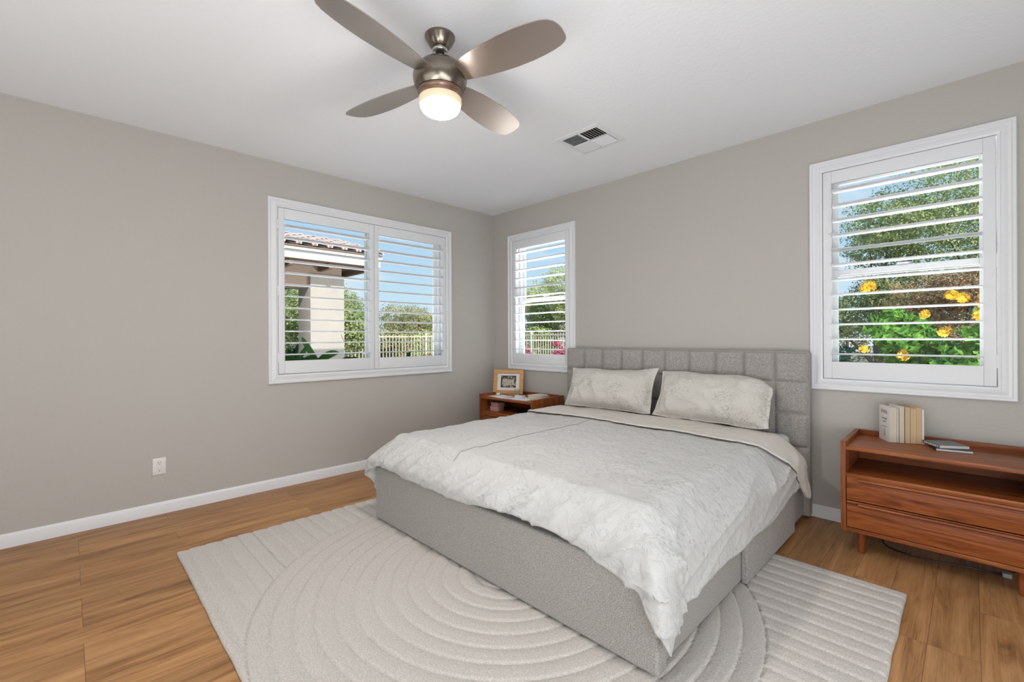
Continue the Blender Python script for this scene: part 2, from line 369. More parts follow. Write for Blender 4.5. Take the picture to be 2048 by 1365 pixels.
# ------------------------------------------------------------------ windows and shutters
def sweep(b, P, rect, prof):
    """mitred frame: prof = [(inset from the outer edge, height off the wall)]"""
    u0, u1, v0, v1 = rect
    rows = [[P(u0 + d, v0 + d, h), P(u1 - d, v0 + d, h), P(u1 - d, v1 - d, h), P(u0 + d, v1 - d, h)] for d, h in prof]
    for i in range(len(prof) - 1):
        for k in range(4):
            b._add([rows[i][k], rows[i][(k + 1) % 4], rows[i + 1][(k + 1) % 4], rows[i + 1][k]], [[0, 1, 2, 3]])
CASING = [(0, .0005), (0, .019), (.004, .024), (.016, .0245), (.019, .021), (.022, .017), (.034, .0185), (.046, .0225), (.056, .0245), (.060, .0245), (.063, .020), (.070, .0175), (CAS, .0165), (CAS, -T + .01)]
def window(n, P, wn, slider):
    root = tag(thing('window_%d' % n, None, None), kind='structure')
    b = B(); sweep(b, P, (wn['u0'], wn['u1'], wn['v0'], wn['v1']), CASING); obj('casing', b, M['white'], root, ang=20)
    u0, u1, v0, v1 = hole(wn)
    w0, w1 = -T + .005, -T + .065
    fr = B(); t = .032
    for (a, c, d, e) in [(u0 + .002, u0 + t, v0 + .002, v1 - .002), (u1 - t, u1 - .002, v0 + .002, v1 - .002), (u0 + t, u1 - t, v0 + .002, v0 + t), (u0 + t, u1 - t, v1 - t, v1 - .002)]:
        fr.box(P(a, d, w0), P(c, e, w1), .004)
    obj('window_frame', fr, M['pvc'], root)
    s = .036
    def sash(a, c, d, e, w_, nm='sash'):
        q = B()
        for (p0, p1, p2, p3) in [(a, a + s, d, e), (c - s, c, d, e), (a + s, c - s, d, d + s), (a + s, c - s, e - s, e)]:
            q.box(P(p0, p2, w_ - .012), P(p1, p3, w_ + .012), .004)
        so = obj(nm, q, M['pvc'], root)
        g = B().box(P(a + s - .004, d + s - .004, w_ - .003), P(c - s + .004, e - s + .004, w_ + .003)); obj('glass_pane', g, M['glass'], so, smooth=False)
        return so
    if slider:
        um = -1.60
        sash(u0 + t, um + .05, v0 + t, v1 - t, -T + .050); sash(um - .0, u1 - t, v0 + t, v1 - t, -T + .022)
        obj('latch', B().box(P(um + .005, 1.60, -T + .06), P(um + .035, 1.69, -T + .078), .004), M['pvc'], root)
    else:
        vm = 1.665
        sash(u0 + t, u1 - t, vm - .004, v1 - t, -T + .022); sash(u0 + t, u1 - t, v0 + t, vm + .042, -T + .050)
        obj('latch', B().box(P((u0 + u1) / 2 - .03, vm + .043, -T + .04), P((u0 + u1) / 2 + .03, vm + .058, -T + .075), .004), M['pvc'], root)
    return root
window(1, PL, WIN1, True); window(2, PB, WIN2, False); window(3, PB, WIN3, False)

def louver_mesh(P, L, wd=.112, th=.0115, tilt=0.0):
    b = B(); n = 18; ring = []
    for k in range(n):
        a = 2 * PI * k / n; x, z = wd / 2 * math.cos(a), th / 2 * math.copysign(abs(math.sin(a)) ** .8, math.sin(a))
        ring.append((x * math.cos(tilt) - z * math.sin(tilt), x * math.sin(tilt) + z * math.cos(tilt)))
    for du in (0, 1):
        pass
    pts = [P(-L / 2, z, w_) for w_, z in ring]
    b.prism(pts, Vector(P(L / 2, 0, 0)) - Vector(P(-L / 2, 0, 0)))
    bmesh.ops.recalc_face_normals(b.bm, faces=b.bm.faces)
    me = bpy.data.meshes.new('louver'); b.bm.to_mesh(me); b.bm.free(); return me
def shutter(P, u0, u1, ou0, ou1, v0, v1, ov0, ov1, label, hinge_side, tilts):
    c = P((u0 + u1) / 2, v0, 0)
    root = thing('plantation_shutter', label, 'shutter', c, group='white plantation shutters')
    wa, wb = -.013, .0145
    obj('stile', B().box(P(u0, v0, wa), P(ou0, v1, wb), .002), M['white'], root)
    obj('stile', B().box(P(ou1, v0, wa), P(u1, v1, wb), .002), M['white'], root)
    obj('top_rail', B().box(P(ou0 + .0006, ov1, wa), P(ou1 - .0006, v1, wb - .0006), .0015), M['white'], root)
    obj('bottom_rail', B().box(P(ou0 + .0006, v0, wa), P(ou1 - .0006, ov0, wb - .0006), .0015), M['white'], root)
    for k in range(3):
        vz = v0 + (.10, .5, .90)[k] * (v1 - v0); uu = u0 - .004 if hinge_side < 0 else u1 + .004
        obj('hinge', B().box(P(uu - .005, vz - .038, .008), P(uu + .005, vz + .038, .0185), .002), M['white'], root)
    L = ou1 - ou0 - .005; cache = {}
    for k in range(12):
        v = ov1 - .0545 - k * (ov1 - ov0 - .107) / 11
        tl = tilts(k)
        if tl not in cache: cache[tl] = louver_mesh(P, L, tilt=R(tl))
        lo = link('louver', cache[tl], M['white'], root)
        lo.location = Vector(P((ou0 + ou1) / 2, v, .0)) - root.location
    return root
shutter(PL, -2.444, -1.5775, -2.394, -1.626, .955, 2.357, 1.064, 2.266, 'white plantation shutter panel on the left half of the wide slider window', -1, lambda k: 1.2 if k < 6 else -1.0)
shutter(PL, -1.5735, -.727, -1.528, -.775, .955, 2.357, 1.062, 2.266, 'white plantation shutter panel on the right half of the wide slider window', 1, lambda k: 0.6 if k < 6 else 3.0)
shutter(PB, .347, 1.173, .394, 1.122, .963, 2.363, 1.070, 2.277, 'narrow white plantation shutter beside the room corner, left of the headboard', 1, lambda k: 1.2)
shutter(PB, 3.373, 4.181, 3.420, 4.131, .966, 2.366, 1.078, 2.285, 'white plantation shutter right of the bed, above the long wooden dresser', 1, lambda k: 1.6)

# ------------------------------------------------------------------ wall outlet
ot = thing('wall_outlet', 'white duplex wall outlet low on the long left wall', 'outlet', (0, -3.24, .343))
obj('cover_plate', B().box((.0003, -3.278, .284), (.006, -3.201, .402), .003), M['outlet'], ot)
for dz in (.024, -.024):
    s = B().lathe([(.0001, .0), (.0165, .0), (.0165, .0022), (.015, .003), (.0001, .003)], 24, Matrix.Translation((.006, -3.2395, .343 + dz)) @ Matrix.Rotation(R(90), 4, 'Y'))
    so = obj('socket', s, M['outlet'], ot)
    q = B().box((.0085, -3.2465, .345 + dz), (.0098, -3.2445, .354 + dz)).box((.0085, -3.2345, .345 + dz), (.0098, -3.2325, .352 + dz)).box((.0085, -3.2415, .332 + dz), (.0098, -3.2375, .337 + dz))
    obj('slots', q, M['black'], so)
obj('screw', B().lathe([(.0001, 0), (.003, 0), (.003, .001), (.0001, .0015)], 12, Matrix.Translation((.006, -3.2395, .343)) @ Matrix.Rotation(R(90), 4, 'Y')), M['steel2'], ot)

# ------------------------------------------------------------------ ceiling fan
FX, FY = 2.247, -2.386
fan = thing('ceiling_fan', 'four blade nickel ceiling fan with glowing bowl light', 'fan', (FX, FY, H))
TF = Matrix.Translation((FX, FY, 0))
def lathe_at(prof, n=40): return B().lathe(prof, n, TF)
obj('canopy', lathe_at([(.001, H), (.074, H), (.074, H - .006), (.071, H - .012), (.064, H - .028), (.053, H - .046), (.042, H - .058), (.034, H - .064), (.001, H - .066)]), M['steel'], fan, ang=50)
obj('canopy_ring', lathe_at([(.018, H - .062), (.036, H - .062), (.040, H - .069), (.037, H - .077), (.026, H - .080), (.018, H - .078)]), M['steel2'], fan, ang=60)
obj('ball_joint', lathe_at([(.001, H - .070), (.020, H - .070), (.022, H - .080), (.017, H - .090), (.001, H - .091)], 24), M['dark'], fan, ang=60)
obj('downrod', lathe_at([(.0115, H - .072), (.0115, 2.618), (.0001, 2.618), (.0001, H - .072)], 20), M['steel'], fan, ang=60)
obj('motor_housing', lathe_at([(.001, 2.645), (.018, 2.645), (.022, 2.637), (.036, 2.630), (.066, 2.617), (.098, 2.597), (.118, 2.576), (.130, 2.552), (.133, 2.534), (.131, 2.516), (.126, 2.498), (.118, 2.482), (.109, 2.470), (.001, 2.470)], 56), M['steel'], fan, ang=50)
obj('trim_ring', lathe_at([(.090, 2.471), (.106, 2.4705), (.1085, 2.464), (.1075, 2.457), (.103, 2.452), (.103, 2.433), (.090, 2.433)], 56), mat('copper_toned_ring', (.34, .22, .165), .3, .9), fan, ang=50)
bowl = obj('glass_bowl', lathe_at([(.001, 2.434), (.102, 2.434), (.1045, 2.430), (.1045, 2.412), (.101, 2.400), (.0965, 2.394)], 56), emit_mat('frosted_glass_rim', (1.0, .78, .50), .42, (.62, .52, .38)), fan, ang=60)
obj('diffuser', lathe_at([(.0966, 2.3945), (.095, 2.386), (.088, 2.374), (.074, 2.364), (.050, 2.357), (.020, 2.354), (.0005, 2.3535)], 56), emit_mat('glowing_frosted_glass', (1.0, .96, .90), 192.0), bowl, ang=80)
def blade_mesh():
    L0, L1 = .085, .665
    # outline: (distance from axis, leading half width, trailing half width)
    st = [(.085, .042, .044), (.12, .051, .054), (.17, .061, .068), (.24, .072, .083), (.32, .080, .095), (.40, .084, .102), (.48, .083, .103), (.55, .077, .098), (.60, .069, .090), (.632, .060, .078), (.652, .051, .060), (.664, .040, .036), (.669, .026, .012)]
    th = .0042; b = B(); up = []; lo = []
    pts = [(r, a) for r, a, _ in st] + [(.667, 0)] + [(r, -c) for r, _, c in reversed(st)]
    rowsU = []
    for r, a, c in st:
        rowsU.append([(r, a + (-c - a) * j / 8, 0) for j in range(9)])
    pitch = R(-12.5)
    def tf(p, dz):
        x, y, z = p; sag = .006 * math.cos(y / .1 * 1.2) - .006
        z2 = dz + sag
        return (x, y * math.cos(pitch) - z2 * math.sin(pitch), y * math.sin(pitch) + z2 * math.cos(pitch))
    m, n = len(st), 9; vs = [tf(p, th / 2) for row in rowsU for p in row] + [tf(p, -th / 2) for row in rowsU for p in row]
    fs = []; K = m * n
    for i in range(m - 1):
        for j in range(n - 1):
            fs.append([i * n + j, i * n + j + 1, (i + 1) * n + j + 1, (i + 1) * n + j]); fs.append([K + i * n + j, K + (i + 1) * n + j, K + (i + 1) * n + j + 1, K + i * n + j + 1])
    edge = [i * n for i in range(m)] + [(m - 1) * n + j for j in range(1, n)] + [i * n + n - 1 for i in range(m - 2, -1, -1)] + [j for j in range(n - 2, 0, -1)]
    for k in range(len(edge)):
        a, c = edge[k], edge[(k + 1) % len(edge)]; fs.append([a, c, K + c, K + a])
    b._add(vs, fs); bmesh.ops.recalc_face_normals(b.bm, faces=b.bm.faces)
    me = bpy.data.meshes.new('fan_blade'); b.bm.to_mesh(me); b.bm.free(); return me
bme = blade_mesh()
for k in range(4):
    bo = link('fan_blade', bme, M['blade'], fan); bo.location = (0, 0, 2.528 - H); bo.rotation_euler = (0, 0, R(13.5 + 90 * k))

# ------------------------------------------------------------------ ceiling vent
vt = thing('ceiling_vent', 'white four way air vent set in the ceiling right of the fan', 'vent', (2.08, -.90, H))
VX0, VX1, VY0, VY1 = 1.885, 2.275, -1.085, -.712
b = B(); PC = lambda u, v, w_: (u, v, H - w_)
sweep(b, PC, (VX0, VX1, VY0, VY1), [(0, .0003), (0, .003), (.004, .006), (.034, .0105), (.038, .010), (.040, .004), (.040, .0005)])
obj('frame', b, M['white'], vt, ang=25)
obj('backing', B().box((VX0 + .038, VY0 + .038, H - .0022), (VX1 - .038, VY1 - .038, H - .0006)), M['dark'], vt, smooth=False)
vcx, vcy = (VX0 + VX1) / 2, (VY0 + VY1) / 2; hx, hy = (VX1 - VX0) / 2 - .042, (VY1 - VY0) / 2 - .042
for qx, qy, ax, sg in [(-1, -1, 'x', 1), (1, 1, 'x', -1), (1, -1, 'y', 1), (-1, 1, 'y', -1)]:
    g = B(); n = 7
    cx, cy = vcx + qx * hx / 2, vcy + qy * hy / 2
    for k in range(n):
        f = (k + .5) / n - .5
        if ax == 'x': c_ = Vector((cx, cy + f * hy, H - .009)); g.box((-hx / 2 + .004, -.0095, -.0007), (hx / 2 - .004, .0095, .0007), M=Matrix.Translation(c_) @ Matrix.Rotation(R(38 * sg), 4, 'X'))
        else: c_ = Vector((cx + f * hx, cy, H - .009)); g.box((-.0095, -hy / 2 + .004, -.0007), (.0095, hy / 2 - .004, .0007), M=Matrix.Translation(c_) @ Matrix.Rotation(R(38 * sg), 4, 'Y'))
    obj('vane_section', g, M['white'], vt, smooth=False)
obj('divider', B().box((vcx - .003, VY0 + .04, H - .0145), (vcx + .003, VY1 - .04, H - .003)).box((VX0 + .04, vcy - .003, H - .0145), (VX1 - .04, vcy + .003, H - .003)), M['white'], vt, smooth=False)

# ------------------------------------------------------------------ rug
def fbm(p, o=4): return mnoise.fractal(p, .9, 2.0, o)
RX0, RX1, RY0, RY1 = .846, 3.862, -3.255, -.838
RCX, RCY, RRAD = 2.36, -2.05, 1.195
def build_rug():
    nx, ny = 540, 434
    xs = np.linspace(RX0, RX1, nx); ys = np.linspace(RY0, RY1, ny)
    X, Y = np.meshgrid(xs, ys, indexing='ij')
    D = np.hypot(X - RCX, Y - RCY)
    per = .0850
    inside = D < RRAD
    ph = np.where(inside, (RRAD - D) / per, (Y - RY0 - .045) / per)
    f = ph - np.floor(ph)
    Z = .0115 + .0105 * np.clip(np.minimum(f / .15, .45 + (1 - f) / .70), 0, 1) ** .8
    edge = np.minimum(np.minimum(X - RX0, RX1 - X), np.minimum(Y - RY0, RY1 - Y))
    Z *= np.clip(edge / .02, 0, 1) ** .5 * .55 + .45
    rng = np.random.default_rng(3); Z += rng.normal(0, .00045, Z.shape)
    wob = np.array([mnoise.noise(Vector((x * 6, 3.1, 0))) for x in xs]) * .004
    Y = Y + (wob[:, None] * (np.abs(Y - RY0) < .05))
    wob2 = np.array([mnoise.noise(Vector((7.7, y * 9, 0))) for y in ys]) * .006
    X = X + wob2[None, :] * ((np.abs(X - RX0) < .05) | (np.abs(X - RX1) < .05))
    n = nx * ny
    V = np.stack([X.ravel(), Y.ravel(), Z.ravel()], 1)
    Vb = V.copy(); Vb[:, 2] = .001
    idx = np.arange(n).reshape(nx, ny)
    top = np.stack([idx[:-1, :-1], idx[1:, :-1], idx[1:, 1:], idx[:-1, 1:]], -1).reshape(-1, 4)
    ring = np.concatenate([idx[:, 0], idx[-1, 1:], idx[-2::-1, -1], idx[0, -2:0:-1]])
    m = len(ring); VB = V[ring].copy(); VB[:, 2] = .001
    side = [[int(ring[k]), n + k, n + (k + 1) % m, int(ring[(k + 1) % m])] for k in range(m)]
    me = bpy.data.meshes.new('area_rug')
    me.from_pydata(np.concatenate([V, VB]).tolist(), [], top.tolist() + side)
    o = link('area_rug', me, M['rug'], ang=60); return o
tag(build_rug(), 'cream area rug with carved arches and ribs under the bed', 'rug')

# ------------------------------------------------------------------ bed frame
BX0, BX1, BYF = 1.222, 3.302, -2.207
bed = thing('bed_frame', 'grey upholstered king bed with tall tufted headboard and storage drawers', 'bed', ((BX0 + BX1) / 2, -1.15, 0))
def headboard():
    x0, x1, z0, z1 = 1.220, 3.306, .02, 1.139
    nx, nz = 240, 130; yb, yf = -.022, -.100
    cols = 10; rows = [.02, .26, .485, .712, .930, 1.139]
    P = []
    for i in range(nx + 1):
        u = i / nx; row = []
        for j in range(nz + 1):
            v = j / nz; x = x0 + u * (x1 - x0); z = z0 + v * (z1 - z0)
            cu = (u * cols) % 1.0 if u < 1 else 1.0
            k = max(q for q in range(5) if z >= rows[q] - 1e-6); cv = (z - rows[k]) / (rows[k + 1] - rows[k])
            du = min(cu, 1 - cu) * .2086; dv = min(cv, 1 - cv) * (rows[k + 1] - rows[k])
            if k == 4: dv = cv * (rows[5] - rows[4])
            pu = min(1, du / .045); pv = min(1, dv / .045)
            d = .026 * (1 - (1 - pu) ** 2.6) * (1 - (1 - pv) ** 3.0 * (.85))
            e = min(x - x0, x1 - x, z1 - z); er = .016
            if e < er: d = d * math.sqrt(max(0, 1 - (1 - e / er) ** 2))
            row.append((x, yf - d, z))
        P.append(row)
    b = B(); b.grid(P)
    b.box((x0, yf + .0005, z0), (x1, yb, z1), .008)
    return b
obj('headboard', headboard(), M['fabric'], bed, ang=50)
obj('piping', B().tube([(3.3065, -.098, .03), (3.3065, -.098, 1.12), (3.302, -.098, 1.136), (3.29, -.098, 1.1415), (1.236, -.098, 1.1415), (1.224, -.098, 1.136), (1.2195, -.098, 1.12), (1.2195, -.098, .03)], .0045, 8), M['fabric'], bed)
obj('footboard', B().box((BX0, BYF, .028), (BX1 - .006, BYF + .075, .384), .018, 4), M['fabric'], bed)
obj('side_rail', B().box((BX1 - .085, BYF + .076, .032), (BX1 - .027, -.105, .372), .012, 3), M['fabric'], bed)
obj('side_rail', B().box((BX0 + .004, BYF + .076, .032), (BX0 + .06, -.105, .372), .012, 3), M['fabric'], bed)
obj('drawer_front', B().box((BX1 - .026, -1.322, .028), (BX1 + .002, -.46, .365), .006, 3), M['fabric'], bed)
obj('slat_base', B().box((BX0 + .062, BYF + .08, .24), (BX1 - .088, -.125, .292)), M['dark'], bed, smooth=False)
for x, y in [(BX0 + .10, BYF + .12), (BX1 - .16, BYF + .12), (BX0 + .10, -.2), (BX1 - .16, -.2), ((BX0 + BX1) / 2, -1.1)]:
    obj('leg', B().cyl((x, y, .0232 if y < -.84 else .0005), (x, y, .243), .022, n=16), M['black'], bed)
# mattress
MX0, MX1, MY0, MY1, MZ = 1.292, 3.206, -2.118, -.128, .572
mt = tag(obj('mattress', B().box((MX0, MY0, .2935), (MX1, MY1, MZ), .055, 5), M['sheet'], ang=60), 'white sheeted king mattress showing between the grey bed frame and duvet', 'mattress')

# ------------------------------------------------------------------ duvet
ZT, RAD = .592, .085
IX0, IX1, IYF = MX0 + RAD - .026, MX1 - RAD + .026, MY0 + RAD - .026
def sstep(a, b_, x):
    t = min(1, max(0, (x - a) / (b_ - a))); return t * t * (3 - 2 * t)
def drape(X, Y, off=0.0, wr=1.0):
    """flat cloth point -> draped over the mattress and down past the bed frame"""
    ex = X - IX1 if X > IX1 else (IX0 - X if X < IX0 else 0.0); sx = 1 if X > IX1 else -1
    ey = IYF - Y if Y < IYF else 0.0
    r = RAD + off; bx = min(max(X, IX0), IX1); by = max(Y, IYF)
    e = math.hypot(ex, ey)
    nz_ = fbm(Vector((X * 3.1, Y * 3.1, 1.7)), 3); nf = fbm(Vector((X * 11, Y * 11, 5.2)), 3)
    rid = 1 - abs(mnoise.noise(Vector((X * 7.3 + Y * 3.0, Y * 5.5 - X * 1.5, 9.1)))) * 2
    rd2 = max(0, 1 - 3.2 * abs(mnoise.noise(Vector((X * 10 - Y * 4, Y * 12 + X * 3, 3.3)))))
    bumpz = (.008 * nz_ + .0022 * nf + .0045 * max(0, rid) ** 3 + .0028 * rd2 ** 2) * wr
    if e < 1e-9:
        puff = .012 * min(1, min(X - IX0, IX1 - X, (Y - IYF)) / .35)
        return (X, Y, ZT + off + bumpz + max(0, puff))
    dx, dy = (sx * ex / e, -ey / e)
    if e < r * PI / 2: out = r * math.sin(e / r); drop = r * (1 - math.cos(e / r))
    else: out = r; drop = r + (e - r * PI / 2)
    k = sstep(.03, .175, drop)
    corner = min(ex, ey) / max(e, 1e-6) * 1.414            # 0 on a straight side, 1 on the diagonal
    phi = math.atan2(ey, ex)
    # clear the bed frame: rounded rectangle a little larger than frame and drawers
    AX = (3.322 - IX1) if sx > 0 else (IX0 - 1.210); AY = IYF + 2.226
    tgt = 1.0 / ((abs(dx) / AX) ** 7 + (abs(dy) / AY) ** 7) ** (1 / 7)
    fl = k * (max(0.0, tgt - r) + off)
    # hanging folds, always outward
    if ey > 0 and corner < .999:
        fo = .004 + mnoise.noise(Vector((X * 3.0 - ey * 2.2, Y * 1.2, 2.2))) * .010 + max(0, 1 - 3.2 * abs(mnoise.noise(Vector((X * 5.0 + ey * 6.5, Y * .9, 6.0))))) ** 2 * .030 + max(0, 1 - 4 * abs(mnoise.noise(Vector((X * 10 + ey * 12, Y * 2, 3.0))))) ** 2 * .014
    else:
        fo = .004 + mnoise.noise(Vector((X * 2.0, Y * 2.4 + ex * 3.0, 4.4))) * .016 + max(0, 1 - 3.0 * abs(mnoise.noise(Vector((ex * 4.0, Y * 2.6 + ex * 6.5, 8.0))))) ** 2 * .026 + max(0, 1 - 4 * abs(mnoise.noise(Vector((ex * 11.0, Y * 4.0 + ex * 9, 5.0))))) ** 2 * .005
    low = sstep(.02, .10, drop) * (1 - .60 * sstep(.13, .22, drop) * (1 - corner))
    cf = corner * (.036 + .028 * math.cos(phi * 8.0 + .4))
    out += fl + low * wr * max(0.0, fo) + max(0.0, cf) * sstep(.1, .3, drop)
    tw = corner * k * .020 * math.sin(phi * 6)
    return (bx + dx * out - dy * tw, by + dy * out + dx * tw, ZT + off - drop + bumpz * max(0, 1 - drop / .10))
def cloth(name, us, vs, fn, thick, material, parent=None, ang=70):
    V = []; m, n = len(us), len(vs)
    for u in us:
        for v in vs: V.append(fn(u, v))
    F = [[i * n + j, (i + 1) * n + j, (i + 1) * n + j + 1, i * n + j + 1] for i in range(m - 1) for j in range(n - 1)]
    me = bpy.data.meshes.new(name); me.from_pydata(V, [], F)
    bm = bmesh.new(); bm.from_mesh(me); bmesh.ops.recalc_face_normals(bm, faces=bm.faces)
    bm.faces.ensure_lookup_table()
    if sum(f.normal.z for f in bm.faces) < 0: bmesh.ops.reverse_faces(bm, faces=bm.faces)
    bm.to_mesh(me); bm.free()
    o = link(name, me, material, parent, ang=ang)
    if parent: o.location = -wpos(parent)
    s = o.modifiers.new('thickness', 'SOLIDIFY'); s.thickness = thick; s.offset = -1
    return o
duvet = thing('duvet', 'cream duvet with faint grey print spread over the bed', 'duvet', ((MX0 + MX1) / 2, -1.3, ZT))
DXL, DXR, DYF, DYH = IX0 - .385, IX1 + .385, IYF - .252, -.42
def duv(u, v):
    X = DXL + u * (DXR - DXL)
    # hem line wanders a little
    L = DYH - DYF + .016 * mnoise.noise(Vector((X * 1.7, 0, 3))) + .005 * mnoise.noise(Vector((X * 5, 0, 6)))
    L -= .028 * sstep(2.15, 2.45, X) * sstep(3.12, 2.9, X)
    if X > IX1 - .25: L += .035 * sstep(IX1 - .25, IX1 + .05, X)
    if X < IX0 + .3: L -= .02 * sstep(IX0 + .3, IX0, X)
    Y = DYH - v * L
    if X > IX1: X = IX1 + (X - IX1) * (1 + .10 * mnoise.noise(Vector((Y * 2.6, 1, 0))) - .10 * sstep(-1.0, -.5, Y) + .05 * sstep(-1.5, -2.1, Y))
    return drape(X, Y)
cloth('cover', np.linspace(0, 1, 300).tolist(), np.linspace(0, 1, 210).tolist(), duv, .010, M['duvet'], duvet)
# the head end folded back: plain lining side, hangs lower on the right
CL, CR_ = IX0 - .34, IX1 + .455
def cuf(u, v):
    X = CL + u * (CR_ - CL)
    e = max(0, X - IX1) / (CR_ - IX1); eL = max(0, IX0 - X) / (IX0 - CL)
    hem = -.802 - .012 * mnoise.noise(Vector((X * 2.3, 4, 0))) + .47 * e ** 1.25 + .20 * eL
    head = -.345 + .03 * mnoise.noise(Vector((X * 3, 9, 0))) + .055 * e
    Y = hem + v * (head - hem)
    # soft rolled edge at the hem
    off = .016 + .006 * math.exp(-((v - .04) / .05) ** 2) - .010 * (v > .985)
    p = drape(X, Y, off, .55)
    if e > .25: p = (p[0] + .012 * e * math.sin(v * 9 + e * 5), p[1], p[2])
    return p
cloth('folded_cuff', np.linspace(0, 1, 220).tolist(), np.linspace(0, 1, 40).tolist(), cuf, .007, M['cuff'], duvet)
# stitched seam line beside the hem of the cuff, and the long centre seam of the cover
def strip(name, path, wd, off, material, parent):
    V = []
    for X, Y, (tx, ty) in path:
        for sg in (-1, 1): V.append(drape(X + tx * wd * sg, Y + ty * wd * sg, off, 1.0))
    F = [[2 * i, 2 * i + 1, 2 * i + 3, 2 * i + 2] for i in range(len(path) - 1)]
    me = bpy.data.meshes.new(name); me.from_pydata(V, [], F); o = link(name, me, material, parent, ang=70); o.location = -wpos(parent)
    s = o.modifiers.new('thickness', 'SOLIDIFY'); s.thickness = .002; s.offset = 0
    return o
strip('centre_seam', [(2.02 + .012 * mnoise.noise(Vector((0, k * .1, 0))), -.82 - k * .012, (1, 0)) for k in range(112)], .0028, .0022, mat('seam_thread', (.44, .42, .40), .9), duvet)

# ------------------------------------------------------------------ pillows
def pillow(label, cx, yb, zb, Wd, Hh, lean, yawz, seed, droop):
    root = thing('pillow', label, 'pillow', (cx, yb, zb))
    nu, nv = 70, 46; fl = .035
    def side(sg):
        P = []
        for i in range(nu + 1):
            u = -1 + 2 * i / nu; row = []
            for j in range(nv + 1):
                v = -1 + 2 * j / nv
                au, av = abs(u), abs(v)
                ku = max(0, 1 - (au / .95) ** 3.2); kv = max(0, 1 - (av / .94) ** 2.6)
                t = (.108 + .030 * (.3 - v) * (1 if sg > 0 else .3)) * (ku ** .62) * (kv ** .60)
                t *= 1 + .10 * mnoise.noise(Vector((u * Wd * 2.0 + seed, v * Hh * 2.0, 7.0)))
                x = u * Wd / 2 * (1 - .055 * (1 - av ** 2.2) * au ** 3); y = v * Hh / 2 * (1 - .065 * (1 - au ** 2.2) * av ** 3) - .03 * Hh * v * au ** 8 * av ** 8
                wv = fbm(Vector((x * 5 + seed, y * 5, sg)), 3) * .008 * min(1, (ku * kv) * 3 + .15)
                cr_ = max(0, 1 - 2.2 * abs(mnoise.noise(Vector((x * 5 + y * 6 * sg + seed * 2, y * 6 - x * 3, 4.0))))) ** 2 * .016 + max(0, 1 - 3 * abs(mnoise.noise(Vector((x * 12 + seed, y * 10, 8.0))))) ** 2 * .005
                edge_wave = .022 * mnoise.noise(Vector((x * 9, y * 9, seed))) * max(au ** 6, av ** 6)
                z = sg * (t + .0025 + cr_ * min(1, ku * kv * 4)) + wv + edge_wave
                # bottom swells against the bed, droop of one corner
                z += .012 * (1 - v) * 0
                y -= droop * max(0, u) ** 4 * max(0, v) ** 2 * .08; x -= max(0, droop) * max(0, u) ** 4 * max(0, v) ** 3 * .05; z += .03 * max(0, droop) * max(0, u) ** 5 * (1 - v) * .5
                row.append((x, y, z))
            P.append(row)
        return P
    A, Bk = side(1), side(-1)
    b = B(); b.grid(A); b.grid(Bk)
    n = nv + 1
    # rim
    ring = [(i, 0) for i in range(nu + 1)] + [(nu, j) for j in range(1, nv + 1)] + [(i, nv) for i in range(nu - 1, -1, -1)] + [(0, j) for j in range(nv - 1, 0, -1)]
    for k in range(len(ring)):
        (i, j), (i2, j2) = ring[k], ring[(k + 1) % len(ring)]
        b._add([A[i][j], A[i2][j2], Bk[i2][j2], Bk[i][j]], [[0, 1, 2, 3]])
    bmesh.ops.remove_doubles(b.bm, verts=b.bm.verts, dist=.0004)
    # local: x across, y up the pillow, z towards the viewer; stand it up and lean it back
    Mt = Matrix.Rotation(yawz, 4, 'Z') @ Matrix.Rotation(R(lean), 4, 'X') @ Matrix.Translation((0, Hh / 2, 0))
    for v in b.bm.verts: v.co = Mt @ v.co
    obj('pillowcase', b, M['case'], root, world=False, ang=80)
    hm = B()
    pts = [A[int(nu * .895)][j] for j in range(2, nv - 1)]
    hm.tube([(p[0], p[1], p[2] + .0008) for p in pts], .0016, 6)
    for v in hm.bm.verts: v.co = Mt @ v.co
    obj('hem_stitching', hm, M['cuff'], root, world=False)
    return root
pillow('printed cream pillow propped at the left of the headboard', 1.835, -.372, .617, .86, .385, 66, R(3), 1.3, -.45)
pillow('printed cream pillow propped at the right of the headboard', 2.715, -.378, .617, .87, .405, 63, R(-2), 4.1, 1.0)

